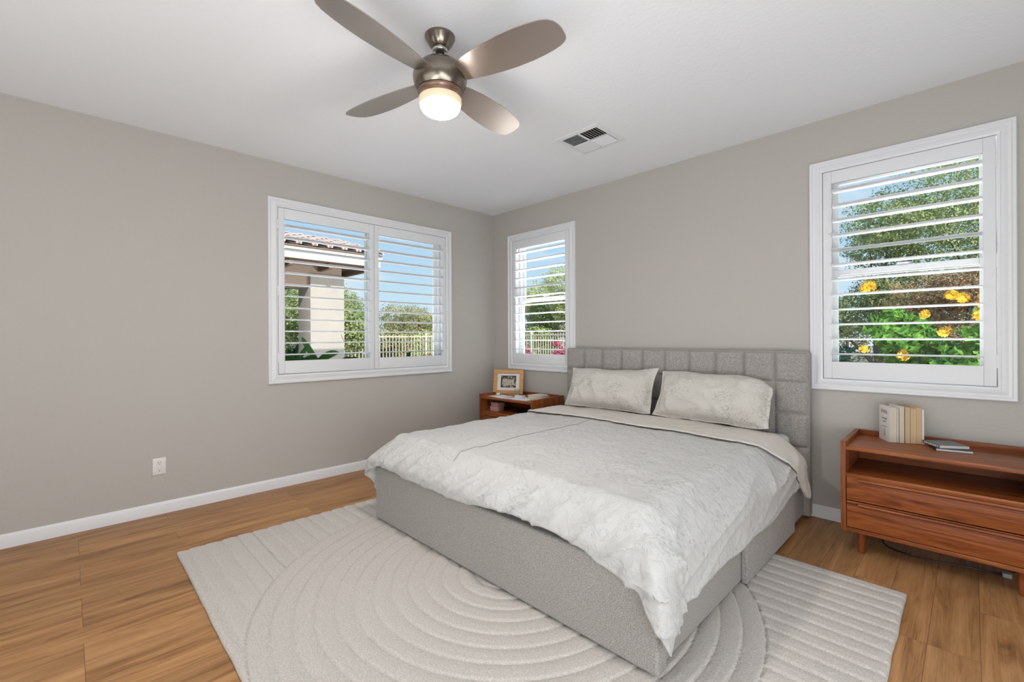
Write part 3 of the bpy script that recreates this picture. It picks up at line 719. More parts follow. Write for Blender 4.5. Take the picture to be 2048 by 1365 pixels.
# ------------------------------------------------------------------ nightstands (a matched pair)
NW, ND, NZ = .797, .478, .640       # width, depth, height; local origin at the front left floor corner, front faces -y
def nightstand(label, loc):
    root = thing('nightstand', label, 'nightstand', loc, group='matching teak nightstands')
    w, d, z0 = NW, ND, .127; th = .025
    def ob(nm, b, m=M['teak'], par=root): return obj(nm, b, m, par, world=False, ang=30)
    for x in (0, w - th):
        ob('side_panel', B().box((x, 0, z0), (x + th, d, NZ - .002), .002), M['teak_v'])
    # top edge strips bevelled back towards the wall (tray lip)
    ob('tray_lip', B().box((th, d - .020, NZ - .030), (w - th, d, NZ + .006), .002).prism([(0, .0, NZ - .0018), (0, d, NZ - .0018), (0, d, NZ + .006), (0, .0, NZ + .0006)], (th, 0, 0)).prism([(w - th, .0, NZ - .0018), (w - th, d, NZ - .0018), (w - th, d, NZ + .006), (w - th, .0, NZ + .0006)], (th, 0, 0)))
    ob('top', B().box((th, .001, .596), (w - th, d - .020, .617), .0015))
    ob('shelf', B().box((th, .003, .443), (w - th, d - .012, .461), .0015))
    ob('back_panel', B().box((th, d - .012, z0 + .01), (w - th, d - .004, .596)))
    ob('bottom_rail', B().box((th, .004, z0), (w - th, d - .012, z0 + .022), .0015))
    for zt, zb in ((.4425, .309), (.303, .153)):
        dr = ob('drawer', B().box((th + .003, .003, zb), (w - th - .003, .021, zt), .0015).box((th + .01, .021, zb + .012), (w - th - .01, d - .03, zt - .015)))
        hb = B().prism([(.083, .004, zt - .003), (.083, -.013, zt - .006), (.083, -.014, zt - .015), (.083, -.009, zt - .020), (.083, .004, zt - .026)], (w - .166, 0, 0))
        obj('handle', hb, M['teak'], dr, world=False, ang=50)
    for x in (.088, w - .088):
        for y in (.060, d - .060):
            ob('leg', B().lathe([(.0005, z0 + .002), (.0225, z0 + .002), (.0225, z0 - .01), (.0145, .002), (.0125, .0002), (.0005, .0002)], 24, Matrix.Translation((x, y, 0))), M['teak_v'])
    return root
ns_r = nightstand('reddish teak two drawer nightstand right of the bed, holding upright books', (3.546, -.500, 0))
ns_l = dup(ns_r, (.308, -.500, 0), 0, 'reddish teak nightstand in the room corner left of the bed, holding a photo frame')
NT = .6175                                 # height of the nightstand top
NS = .461                                 # height of its open shelf

# ------------------------------------------------------------------ books
def paper(name, c): return mat(name, c, .85, bump=(300, .2))
PG = [paper('aged_pages', (.58, .44, .25)), paper('tan_pages', (.60, .44, .26)), paper('pale_pages', (.62, .56, .44)), paper('white_pages', (.74, .73, .71))]
CV = dict(white=mat('white_cover', (.74, .71, .68), .45), cream=mat('cream_cover', (.70, .66, .58), .5), dark=mat('dark_cover', (.04, .045, .04), .5), orange=mat('orange_cover', (.62, .27, .10), .45),
          brown=mat('brown_cover', (.16, .07, .045), .5), grey=mat('grey_book_cover', (.17, .175, .18), .42), pink=mat('dusty_pink_cover', (.52, .36, .32), .55), sand=mat('sand_cover', (.60, .52, .44), .6), black=mat('black_cover', (.02, .02, .022), .45))
def book(label, loc, t, dep, h, cover, page, rz=0, group=None, lie=False, tilt=0.0, ct=.0016):
    """upright: thickness t along x, fore edge faces -y; lying: same block turned flat"""
    root = thing('book', label, 'book', loc, rz, group)
    A = Matrix.Rotation(R(tilt), 4, 'Y')
    if lie: A = Matrix.Rotation(R(90), 4, 'Y') @ Matrix.Translation((-t, 0, 0))     # height runs along +x, thickness up
    c = B().box((0, 0, 0), (ct, dep, h), .0003).box((t - ct, 0, 0), (t, dep, h), .0003).box((0, dep - ct, 0), (t, dep, h), .0003)
    p = B().box((ct, .0015, .0012), (t - ct, dep - ct, h - .0015))
    for q in (c, p):
        for v in q.bm.verts: v.co = A @ v.co
    if lie:
        for q in (c, p):
            for v in q.bm.verts: v.co.z = -v.co.z if v.co.z < -1e-6 and False else v.co.z
    co_ = obj('cover', c, cover, root, world=False); obj('pages', p, page, root, world=False)
    return root, A
gb = 'upright paperbacks on the right nightstand'
BA = R(29)
specs = [('white paperback with red and black title, first of the upright row', .030, .130, .208, 'white', 2, .0),
         ('paperback with dark green cover, second in the upright row', .017, .116, .203, 'dark', 2, .004),
         ('taller white paperback with brown lower corner, third in the upright row', .022, .122, .216, 'cream', 2, .0),
         ('brown backed paperback with tan page edges, in the middle of the upright row', .029, .118, .212, 'brown', 0, -.004),
         ('cream paperback with tan page edges, left of the orange book', .023, .112, .207, 'cream', 1, -.005),
         ('orange covered paperback near the right end of the upright row', .029, .116, .213, 'orange', 1, -.006),
         ('slim white book ending the upright row, with an orange tab behind it', .010, .112, .204, 'white', 3, -.006)]
first = None; bx = 0.0
BO = Vector((3.742, -.226, NT))
def brow(a, d, z=0.0): return BO + Vector((a * math.cos(BA) - d * math.sin(BA), a * math.sin(BA) + d * math.cos(BA), z))
for (lb, t, dep, h, cv, pg, dy) in specs:
    rt, A = book(lb, brow(bx, dy), t, dep, h, CV[cv], PG[pg], BA, gb)
    if first is None: first = (rt, t, dep, h)
    bx += t + .0006
last_x = bx
# printed cover of the first book (faces the bed side)
inkr = mat('red_ink', (.42, .05, .06), .6); inkk = mat('black_ink', (.05, .05, .05), .6); inkg = mat('grey_ink', (.22, .22, .22), .6)
def text_part(body, size, M4, material, parent, name='lettering', ext=.0002):
    cu = bpy.data.curves.new(name, 'FONT'); cu.body = body; cu.size = size; cu.align_x = 'CENTER'; cu.extrude = ext
    o = bpy.data.objects.new(name, cu); COL.objects.link(o)
    dg = bpy.context.evaluated_depsgraph_get(); me = bpy.data.meshes.new_from_object(o.evaluated_get(dg))
    bpy.data.objects.remove(o); bpy.data.curves.remove(cu)
    me.transform(M4); me.materials.clear()
    return link(name, me, material, parent, smooth=False)
fb, ft, fd, fh = first
def cov(y, z): return Matrix.Translation((-.0004, y, z)) @ Matrix(((0, 0, -1, 0), (-1, 0, 0, 0), (0, 1, 0, 0), (0, 0, 0, 1)))
text_part('EMAIL', .030, cov(fd * .50, fh - .042), inkr, fb)
text_part('ALPHABET', .0135, cov(fd * .48, fh - .078), inkk, fb)
text_part('ONCE', .0135, cov(fd * .48, fh - .096), inkk, fb)
text_part('a small novel in letters', .0075, cov(fd * .48, fh - .124), inkg, fb)
eb = B(); 
for k in range(7): eb.box((-.0007, fd * .48 - .009 + .0008 * k, .030 + k * .0065), (-.0002, fd * .48 + .009 - .001 * (k % 3), .0335 + k * .0065))
obj('emblem', eb, inkg, fb, world=False, smooth=False)
tg = thing('bookmark_tab', 'orange ribbon bookmark hanging behind the slim white book', 'bookmark', brow(last_x + .003, .085, .140), BA)
obj('ribbon', B().box((0, 0, 0), (.0025, .012, .060), .0006), CV['orange'], tg, world=False)
obj('loop', B().tube([(.001, .006, .060), (-.006, .006, .071), (-.014, .006, .070)], .0012, 6), CV['orange'], tg, world=False)
# lying books
def flat_book(label, x, y, z, w_, d_, t, cover, page, rz, group, ct=.0014):
    root = thing('book', label, 'book', (x, y, z), rz, group)
    c = B().box((-w_ / 2, -d_ / 2, 0), (w_ / 2, d_ / 2, ct), .0004).box((-w_ / 2, -d_ / 2, t - ct), (w_ / 2, d_ / 2, t), .0004).box((-w_ / 2, -d_ / 2, 0), (-w_ / 2 + ct, d_ / 2, t), .0004)
    obj('cover', c, cover, root, world=False)
    obj('pages', B().box((-w_ / 2 + ct, -d_ / 2 + .0018, ct), (w_ / 2 - .0018, d_ / 2 - .0018, t - ct)), page, root, world=False)
    return root
gl = 'notebooks lying on the right nightstand'
flat_book('black notebook lying under the grey one beside the upright books', 3.998, -.205, NT, .150, .150, .0130, CV['black'], PG[3], R(14), gl)
gbk = flat_book('grey hardcover lying on the black notebook beside the upright books', 3.978, -.186, NT + .0132, .140, .140, .0165, CV['grey'], PG[3], R(33), gl)
sp = B()
for k in range(7): sp.box((-.0710, -.058 + k * .017, .004), (-.0702, -.050 + k * .017 + .003 * (k % 2), .0125))
obj('spine_print', sp, PG[3], gbk, world=False, smooth=False)
gs = 'books stacked on the left nightstand'
SBX, SBY = .935, -.222
flat_book('sand coloured book at the bottom of the left nightstand stack', SBX + .004, SBY, NT + .0006, .140, .205, .014, CV['sand'], PG[2], R(14), gs)
flat_book('pink book in the middle of the left nightstand stack', SBX, SBY + .004, NT + .0142, .136, .200, .013, CV['pink'], PG[3], R(9), gs)
flat_book('cream book on top of the left nightstand stack', SBX - .012, SBY - .004, NT + .0274, .118, .176, .013, CV['cream'], PG[2], R(-4), gs)

# ------------------------------------------------------------------ small things on the left nightstand
def leaning_frame():
    root = thing('photo_frame', 'honey wood photo frame with a black and white group photo', 'photo frame', (.452, -.205, NT + .0042), R(31))
    W_, H_ = .345, .275; t = .045
    Mt = Matrix.Rotation(R(-12), 4, 'X')
    def fin(b):
        for v in b.bm.verts: v.co = Mt @ v.co
        return b
    b = B()
    rows = [[(-W_ / 2 + d, h, d), (W_ / 2 - d, h, d), (W_ / 2 - d, h, H_ - d), (-W_ / 2 + d, h, H_ - d)] for d, h in [(0, .016), (0, 0), (.003, -.004), (t - .006, -.004), (t, .003), (t, .016)]]
    for i in range(len(rows) - 1):
        for k in range(4): b._add([rows[i][k], rows[i][(k + 1) % 4], rows[i + 1][(k + 1) % 4], rows[i + 1][k]], [[0, 1, 2, 3]])
    obj('wood_border', fin(b), M['oakframe'], root, world=False, ang=25)
    obj('mat_board', fin(B().box((-W_ / 2 + t - .004, .006, t - .004), (W_ / 2 - t + .004, .012, H_ - t + .004))), mat('white_mat_board', (.78, .77, .74), .8), root, world=False)
    pm = bpy.data.materials.new('group_photo_print'); pm.use_nodes = True; tt = pm.node_tree; bs = tt.nodes['Principled BSDF']
    co = N(tt, 'ShaderNodeTexCoord'); v = N(tt, 'ShaderNodeTexVoronoi', Scale=34.0); tt.links.new(co.outputs['Object'], v.inputs['Vector'])
    n = N(tt, 'ShaderNodeTexNoise', Scale=55.0, Detail=3.0); tt.links.new(co.outputs['Object'], n.inputs['Vector'])
    ad = N(tt, 'ShaderNodeMath', operation='ADD'); tt.links.new(v.outputs['Distance'], ad.inputs[0]); tt.links.new(n.outputs[0], ad.inputs[1])
    cr = N(tt, 'ShaderNodeValToRGB'); cr.color_ramp.elements[0].position = .55; cr.color_ramp.elements[0].color = (.50, .44, .34, 1); cr.color_ramp.elements[1].position = 1.0; cr.color_ramp.elements[1].color = (.03, .03, .03, 1)
    tt.links.new(ad.outputs[0], cr.inputs[0]); tt.links.new(cr.outputs[0], bs.inputs['Base Color']); bs.inputs['Roughness'].default_value = .4
    px, pz0, pz1 = .088, .073, .208
    ph = obj('photo', fin(B().box((-px, .0048, pz0), (px, .0062, pz1))), pm, root, world=False)
    fig = B(); rr = random.Random(5)
    for row, (z0, n_) in enumerate(((.150, 9), (.118, 8))):
        for k in range(n_):
            x = -.070 + .140 * (k + .5) / n_ + rr.uniform(-.003, .003); z = z0 + rr.uniform(-.004, .006)
            fig.ball((x, .0042, z + .016), .0062, 1, (.9, .25, 1.15)); fig.box((x - .008, .0038, z - .022), (x + .008, .0048, z + .009), .0004)
    obj('figures', fin(fig), mat('sepia_figures', (.52, .46, .37), .5), ph, world=False)
    for sx in (-1, 1):
        for z in (pz0, pz1):
            sz = 1 if z == pz0 else -1
            crn = B().prism([(sx * px, .0040, z), (sx * (px - .013), .0040, z), (sx * px, .0040, z + sz * .013)], (0, .0006, 0))
            obj('photo_corner', fin(crn), M['black'], ph, world=False, smooth=False)
    obj('easel', B().box((-.02, .018, .19), (.02, .022, .0), .001, M=Matrix.Translation((0, .128, .002)) @ Matrix.Rotation(R(20), 4, 'X')), M['oakframe'], root, world=False)
    return root
leaning_frame()
pp = B()
rr = random.Random(2)
tag(obj('paper_sheet', B().box((-.15, -.105, 0), (.15, .105, .0006), M=Matrix.Translation((.80, -.352, NT + .0003)) @ Matrix.Rotation(R(6), 4, 'Z')), paper('white_paper', (.74, .74, .75)), smooth=False), 'sheet of white paper lying in front of the book stack on the left nightstand', 'paper', 'loose papers on the left nightstand')
tag(obj('paper_sheet', B().box((-.14, -.10, 0), (.14, .10, .0006), M=Matrix.Translation((.535, -.365, NT + .0003)) @ Matrix.Rotation(R(-9), 4, 'Z')), paper('white_paper_two', (.72, .72, .735)), smooth=False), 'sheet of white paper lying in front of the photo frame', 'paper', 'loose papers on the left nightstand')
# jar with a cork lid
jr = thing('glass_jar', 'small glass jar with cork lid right of the photo frame', 'jar', (.655, -.262, NT + .001))
jm = mat('jar_glass', (.80, .82, .83), .08); jm.node_tree.nodes['Principled BSDF'].inputs['Transmission Weight'].default_value = .85
obj('jar_body', B().lathe([(.0005, .0), (.026, .0), (.029, .004), (.029, .045), (.025, .054), (.025, .058), (.022, .058), (.022, .05), (.026, .043), (.026, .006), (.0005, .004)], 28), jm, jr, world=False, ang=50)
obj('contents', B().lathe([(.0005, .0055), (.0245, .0055), (.0245, .030), (.0005, .034)], 24), mat('jar_sand', (.50, .40, .30), .9, bump=(200, .6)), jr, world=False)
obj('lid', B().lathe([(.0005, .0585), (.028, .0585), (.030, .062), (.030, .076), (.027, .080), (.0005, .081)], 28), mat('cork', (.60, .44, .26), .85, bump=(150, .5)), jr, world=False, ang=50)
wl = tag(obj('wallet', B().box((-.062, -.012, 0), (.062, .012, .034), .006, 3, M=Matrix.Translation((.583, -.262, NT + .0012)) @ Matrix.Rotation(R(18), 4, 'Z')), mat('tan_leather', (.42, .16, .06), .55, bump=(120, .2))), 'tan leather case leaning at the foot of the photo frame', 'case')
sh = B(); sh.ball((0, 0, .014), .018, 2, (1.25, .8, .8)); sh.ball((.016, .004, .020), .011, 2, (1.0, .9, 1.1)); sh.ball((-.018, -.003, .009), .009, 2, (1.1, .8, .9))
for v in sh.bm.verts: v.co += Vector((.452, -.352, NT + .0012)) + Vector((0, 0, .003)) * mnoise.noise(v.co * 90)
tag(obj('seashell', sh, mat('white_shell', (.72, .71, .70), .45)), 'white seashell lying left of the tan leather case', 'seashell')
tb = thing('tissue_box', 'small white box between the glass jar and the book stack', 'box', (.755, -.318, NT + .0012), R(8))
obj('box_body', B().box((-.05, -.03, 0), (.05, .03, .024), .002), mat('pale_grey_card', (.66, .66, .67), .7), tb, world=False)
obj('dark_end', B().box((-.0525, -.028, .001), (-.0503, .028, .023)), M['black'], tb, world=False)
# two pink boxes on the shelf
pk = mat('dusty_pink_box', (.50, .29, .26), .6); pk2 = mat('dusty_pink_lid', (.54, .33, .30), .6)
for k, (x, y, z, lb) in enumerate(((.463, -.378, NS + .0004, 'lower of two dusty pink boxes on the open shelf of the left nightstand'), (.469, -.374, NS + .0454, 'upper of two dusty pink boxes on the open shelf of the left nightstand'))):
    r_ = thing('gift_box', lb, 'box', (x, y, z), R(4 - 7 * k), 'pink boxes on the nightstand shelf')
    obj('box_body', B().box((-.060, -.045, 0), (.060, .045, .030), .001), pk, r_, world=False)
    obj('lid', B().box((-.0615, -.0465, .028), (.0615, .0465, .0445), .0012), pk2, r_, world=False)
tag(obj('tablet', B().box((-.10, -.06, 0), (.10, .06, .008), .002, M=Matrix.Translation((.77, -.28, NS + .0005)) @ Matrix.Rotation(R(12), 4, 'Z')), M['black']), 'black tablet lying on the open shelf beside the pink boxes', 'tablet')
# cords under the right nightstand
cd = thing('power_cord', 'black power cord lying on the floor under the right nightstand', 'cord', (3.9, -.25, 0))
def curve_pts(pts, n=14):
    out = []
    for i in range(len(pts) - 1):
        p0 = Vector(pts[max(i - 1, 0)]); p1 = Vector(pts[i]); p2 = Vector(pts[i + 1]); p3 = Vector(pts[min(i + 2, len(pts) - 1)])
        for k in range(n):
            t = k / n; out.append(.5 * ((2 * p1) + (-p0 + p2) * t + (2 * p0 - 5 * p1 + 4 * p2 - p3) * t * t + (-p0 + 3 * p1 - 3 * p2 + p3) * t ** 3))
    out.append(Vector(pts[-1])); return out
obj('cable', B().tube(curve_pts([(3.70, -.05, .09), (3.70, -.17, .006), (3.76, -.27, .005), (3.90, -.30, .005), (4.06, -.26, .005), (4.20, -.22, .006), (4.30, -.08, .03)]), .0042, 8), M['black'], cd)
obj('plug', B().box((4.19, -.268, .001), (4.225, -.226, .024), .006, 3), mat('grey_plug', (.42, .42, .43), .4), cd)

# ------------------------------------------------------------------ orchids on the sill of the wide window
orch_leaf = leaf_mat('orchid_leaf', (.018, .075, .012), (.05, .17, .03), 9)
pot_dark = mat('dark_pot', (.03, .035, .03), .45); pot_white = mat('white_ceramic_pot', (.70, .69, .67), .3); stem_m = mat('orchid_stem', (.16, .11, .05), .7)
def leaf_strip(b, base, d, length, width, rise, curl):
    d = Vector(d).normalized(); up = Vector((0, 0, 1)); n = 12; C_ = []; P = []
    for i in range(n + 1):
        t = i / n; C_.append(Vector(base) + d * length * t * (1 - .25 * rise * t) + up * (length * rise * t - curl * length * t * t))
    for i in range(n + 1):
        t = i / n; tg_ = (C_[min(n, i + 1)] - C_[max(0, i - 1)]).normalized(); sd = tg_.cross(Vector((1, 0, .15))).normalized()
        wd_ = width * (math.sin(PI * min(1, .14 + .86 * t)) ** .75) * .5 + .001; c = C_[i]; bk = Vector((.18 * wd_, 0, 0))
        P.append([c - sd * wd_ + bk, c, c + sd * wd_ + bk])
    b.grid(P)
    P2 = [[q - Vector((.0025, 0, 0)) for q in row] for row in P]; b.grid(P2)
    for k in (0, 2):
        for i in range(n): b._add([P[i][k], P[i + 1][k], P2[i + 1][k], P2[i][k]], [[0, 1, 2, 3]])
SILL = .951
def orchid(label, y, leaves, pot, pot_h, stems, x=-.078):
    root = thing('potted_orchid', label, 'plant', (x, y, SILL), group='orchids on the window sill')
    obj('pot', B().lathe([(.0005, .0005), (.015, .0005), (.0195, pot_h - .01), (.021, pot_h), (.018, pot_h), (.017, pot_h - .012), (.0005, pot_h - .014)], 24), pot, root, world=False, ang=50)
    for (dx, dy, L, wd_, rise, curl) in leaves:
        b = B(); leaf_strip(b, (0, 0, pot_h - .012), (dx, dy, 0), L, wd_, rise, curl); obj('leaf', b, orch_leaf, root, world=False, fix=False, ang=70)
    for (p) in stems: obj('stem', B().tube(curve_pts(p, 8), .0022, 6), stem_m, root, world=False)
orchid('large leaved orchid in a white pot, middle of the sill behind the left shutter panel', -2.085, [(.05, -1, .17, .060, .55, .55), (.05, 1, .24, .066, .75, .45), (-.03, -.20, .20, .052, 1.35, .22), (.05, .6, .10, .045, .4, .3)], pot_white, .105, [])
orchid('dark leaved orchid in a dark pot, at the left end of the sill', -2.275, [(.05, -1, .12, .050, .9, .3), (.05, .7, .14, .040, 1.3, .3), (-.05, .3, .10, .045, .5, .3)], pot_dark, .110, [[(0, 0, .10), (.0, .02, .2), (.0, .05, .30)]])
orchid('orchid with bare stems in a dark pot near the window stile', -1.775, [(.1, -1, .11, .036, .3, .5), (.05, 1, .10, .034, .25, .5)], pot_dark, .118, [[(0, 0, .11), (.0, .03, .2), (0, .075, .27), (0, .08, .33)], [(0, 0, .11), (-.01, -.04, .22), (-.01, -.09, .34)]])
orchid('small bare stemmed plant in a black pot, alone behind the right shutter panel', -1.142, [(.1, .8, .05, .018, .9, .3)], M['black'], .150, [[(0, 0, .14), (.0, .004, .24), (.0, -.002, .33)]])

# ------------------------------------------------------------------ outside: ground, patio wing, fence, planting
GZ = -.16
tag(obj('ground', B().box((-45, -25, GZ - .1), (25, 45, GZ)), mat('sandy_ground', (.24, .21, .15), .95, var=(.6, .2))), kind='structure')
stucco = mat('cream_stucco', (.36, .33, .305), .9, bump=(40, .5), var=(3, .04))
brown_t = mat('brown_eave_wood', (.115, .065, .04), .75)
# patio wing with tiled eave left of the garden
wing = thing('patio_wing', 'patio roof with clay tile edge on a stucco column, beyond the wide window', 'patio roof', (-3.9, -1.6, GZ))
obj('column', B().box((-4.05, -.872, GZ), (-3.5, -.300, 2.30), .012), stucco, wing)
obj('beam', B().box((-4.02, -7.5, 2.10), (-3.56, -.32, 2.46), .006), mat('stucco_beam', (.30, .23, .18), .9, bump=(40, .4)), wing)
obj('fascia', B().box((-3.06, -7.5, 2.47), (-3.02, .12, 2.60), .006).box((-3.06, -7.5, 2.60), (-3.00, .15, 2.635), .004), mat('painted_fascia', (.70, .69, .68), .7), wing)
obj('soffit', B().box((-8.0, -7.5, 2.462), (-3.06, .10, 2.478)), brown_t, wing)
obj('fascia', B().box((-8.0, .10, 2.47), (-3.06, .14, 2.60), .006), mat('painted_fascia_end', (.70, .69, .68), .7), wing)
for k in range(9):
    y = -.10 - k * .6
    obj('rafter', B().box((-6.5, y - .03, 2.37), (-3.10, y + .03, 2.461)), brown_t, wing)
slope = R(15); tiles = B()
tile_m = mat('clay_tile', (.60, .47, .42), .85, var=(5, .22), bump=(30, .3))
for c in range(30):
    y = .06 - c * .235
    for r_ in range(5):
        x0 = -2.96 - r_ * .40; x1 = x0 - .46
        z0 = 2.66 + (-2.96 - x0) * math.tan(slope) + .016; z1 = 2.66 + (-2.96 - x1) * math.tan(slope)
        P = []; Q = []
        for i in range(9):
            a = PI * i / 8
            P.append([(x0, y + .098 * math.cos(a), z0 + .088 * math.sin(a)), (x1, y + .080 * math.cos(a), z1 + .072 * math.sin(a))])
            Q.append([(x0, y + .082 * math.cos(a), z0 + .070 * math.sin(a)), (x1, y + .066 * math.cos(a), z1 + .056 * math.sin(a))])
        tiles.grid(P); tiles.grid(Q)
        for i in range(8): tiles._add([P[i][0], P[i + 1][0], Q[i + 1][0], Q[i][0]], [[0, 1, 2, 3]])
obj('roof_tiles', tiles, tile_m, wing, fix=False, ang=50)
obj('roof_deck', B().prism([(-2.98, -7.5, 2.64), (-2.98, -7.5, 2.66), (-6.0, -7.5, 2.66 + 3.02 * math.tan(slope)), (-6.0, -7.5, 2.64)], (0, 7.64, 0)), mat('roof_underlay', (.17, .12, .10), .9), wing)

# fences
cream_paint = mat('cream_fence_paint', (.70, .64, .52), .6)
def fence(label, axis, c, a0, a1, n, top):
    root = thing('picket_fence', label, 'fence', (c, a0, GZ) if axis == 'y' else (a0, c, GZ), group='cream metal picket fences')
    P_ = (lambda a, z, w_: (c + w_, a, z)) if axis == 'y' else (lambda a, z, w_: (a, c + w_, z))
    for z in (top - .06, .10): obj('rail', B().box(P_(a0, z - .02, -.02), P_(a1, z + .02, .02)), cream_paint, root, smooth=False)
    k_ = 0; st = (a1 - a0) / n
    me = None
    for k in range(n + 1):
        a = a0 + k * st
        if k % 18 == 0:
            obj('post', B().box(P_(a - .035, GZ, -.035), P_(a + .035, top + .06, .035), .004), cream_paint, root)
            continue
        if me is None:
            po = obj('picket', B().box(P_(a - .011, GZ + .06, -.011), P_(a + .011, top, .011)), cream_paint, root, smooth=False); me = (po, a)
        else:
            p2 = me[0].copy(); COL.objects.link(p2); dlt = a - me[1]
            p2.location = Vector(me[0].location) + (Vector((0, dlt, 0)) if axis == 'y' else Vector((dlt, 0, 0)))
    return root
fence('cream picket fence running behind the patio column, seen through the wide window', 'y', -9.0, .9, 8.0, 62, 1.36)
fence('cream picket fence seen through the narrow window beside the corner', 'x', 8.0, -8.85, -1.5, 66, 1.40)

# trees and shrubs
bark = mat('tree_bark', (.14, .10, .075), .9, bump=(25, .6))
G = dict(green=leaf_mat('mid_green_leaves', (.12, .19, .06), (.50, .56, .22), 1.4), olive=leaf_mat('olive_leaves', (.18, .20, .08), (.54, .50, .24), 1.3),
         deep=leaf_mat('deep_green_leaves', (.012, .065, .012), (.06, .21, .03), 2.0), lime=leaf_mat('lime_leaves', (.22, .30, .09), (.74, .76, .34), 1.5),
         tan=leaf_mat('dry_tan_leaves', (.22, .12, .06), (.55, .38, .20), 1.5), pink=leaf_mat('pink_blossom', (.42, .05, .10), (.70, .22, .30), 2.5), shrub=leaf_mat('bright_shrub_leaves', (.03, .13, .015), (.20, .45, .06), 4.0), teal=leaf_mat('blue_green_leaves', (.02, .09, .075), (.08, .20, .14), 2.0))
yel = mat('yellow_petals', (.72, .42, .02), .6)
def leaves_mesh(blobs, n, size, seed, asp=.5):
    rng = np.random.default_rng(seed); vol = np.array([b_[1][0] * b_[1][1] * b_[1][2] for b_ in blobs]); pr = vol ** .8; pr = pr / pr.sum()
    which = rng.choice(len(blobs), n, p=pr)
    C_ = np.array([b_[0] for b_ in blobs])[which]; S_ = np.array([b_[1] for b_ in blobs])[which]
    d = rng.normal(size=(n, 3)); d /= np.linalg.norm(d, axis=1)[:, None]
    r = rng.uniform(.35, 1.0, n) ** .45
    # lumpy outline
    l = 1 + .22 * np.sin(d[:, 0] * 7 + seed) * np.sin(d[:, 1] * 6 + 2) + .18 * np.sin(d[:, 2] * 9 + d[:, 0] * 5)
    p = C_ + d * S_ * (r * l)[:, None]
    a = rng.normal(size=(n, 3)); a /= np.linalg.norm(a, axis=1)[:, None]
    b_ = np.cross(a, d + rng.normal(0, .6, (n, 3))); b_ /= np.linalg.norm(b_, axis=1)[:, None] + 1e-9
    s = size * rng.uniform(.6, 1.3, n)
    v = np.stack([p - a * s[:, None] * .5, p + b_ * (s * asp * .5)[:, None], p + a * s[:, None] * .5, p - b_ * (s * asp * .5)[:, None]], 1).reshape(-1, 3)
    me = bpy.data.meshes.new('foliage'); f = np.arange(4 * n).reshape(n, 4)
    me.from_pydata(v.tolist(), [], f.tolist()); return me
def tree(label, x, y, h, wd, crown_z, material, n, size, seed, name='tree', group=None, cat='tree', trunk_r=.10, nb=9):
    root = thing(name, label, cat, (x, y, GZ), group=group)
    rng = random.Random(seed); blobs = []
    for k in range(nb):
        a = rng.uniform(0, 2 * PI); q = rng.uniform(.15, .75) * wd / 2; z = crown_z + (h - crown_z) * rng.uniform(.18, .85)
        q *= 1 - .5 * ((z - crown_z) / (h - crown_z)) ** 2
        s_ = wd * rng.uniform(.17, .28); blobs.append(((q * math.cos(a), q * math.sin(a), z), (s_, s_, s_ * .8)))
    link('foliage', leaves_mesh(blobs, n, size, seed), material, root, smooth=False)
    t = B(); zt = crown_z + (h - crown_z) * .45
    t.tube(curve_pts([(0, 0, 0), (.06 * wd * .2, .02, crown_z * .6), (0, .05, zt)], 6), [trunk_r * (1 - .06 * k / 1.5) for k in range(13)], 8)
    for k in range(min(6, nb)):
        c_ = blobs[k][0]; t.tube([(0, .02, crown_z * .75), (c_[0] * .5, c_[1] * .5, (crown_z * .8 + c_[2]) / 2), c_], [trunk_r * .45, trunk_r * .3, trunk_r * .12], 6)
    obj('trunk', t, bark, root, world=False)
    return root
gt = 'trees beyond the garden fence'
tree('broad green tree seen left of the stucco column through the wide window', -11.6, 1.9, 3.9, 4.4, .2, G['green'], 34000, .075, 11, group=gt)
tree('dense green tree seen between the stucco column and the window stile', -14.0, 4.4, 3.75, 3.0, .3, G['green'], 26000, .075, 12, group=gt)
tree('pale olive tree left of the sky gap in the right shutter panel', -14.0, 7.3, 3.05, 3.2, .2, G['olive'], 24000, .075, 13, group=gt)
tree('yellow green tree right of the sky gap in the right shutter panel', -13.5, 9.2, 3.15, 3.4, .2, G['lime'], 24000, .075, 14, group=gt)
tree('bushy olive tree at the right edge of the right shutter panel', -12.6, 11.2, 3.7, 3.6, .3, G['olive'], 24000, .075, 15, group=gt)
tree('light green tree at the left of the narrow window view', -10.6, 12.5, 4.1, 3.0, .3, G['lime'], 24000, .075, 16, group=gt)
tree('dark green tree in the middle of the narrow window view', -9.3, 12.0, 3.6, 2.6, .2, G['green'], 24000, .075, 17, group=gt)
tree('taller light green tree at the right of the narrow window view', -7.6, 11.5, 4.7, 3.0, .4, G['lime'], 24000, .075, 18, group=gt)
gh = 'shrubs along the garden fence'
def shrub(label, x, y, h, wd, material, n, size, seed, name='shrub', group=gh, flowers=None):
    root = tree(label, x, y, h, wd, .12, material, n, size, seed, name=name, group=group, cat='shrub', trunk_r=.03, nb=7)
    return root
shrub('low green shrub left of the stucco column', -7.2, 1.15, 2.2, 1.9, G['green'], 6000, .09, 21)
shrub('deep green shrub low in front of the patio, left of the column', -5.6, -.05, 1.35, 1.3, G['deep'], 6000, .07, 22)
shrub('olive shrub behind the fence right of the stucco column', -10.2, 4.4, 1.9, 1.7, G['olive'], 5000, .09, 23)
shrub('lime shrub behind the fence in the right shutter panel', -10.3, 6.0, 1.75, 1.6, G['lime'], 5000, .09, 24)
shrub('tan dry shrub inside the fence in the right shutter panel', -8.3, 4.6, .95, .9, G['tan'], 3500, .06, 25)
shrub('green shrub behind the fence in the narrow window view', -7.9, 9.2, 1.9, 1.8, G['green'], 5000, .09, 26)
shrub('olive shrub behind the fence at the right of the narrow window view', -5.8, 9.3, 2.0, 1.7, G['olive'], 5000, .09, 27)
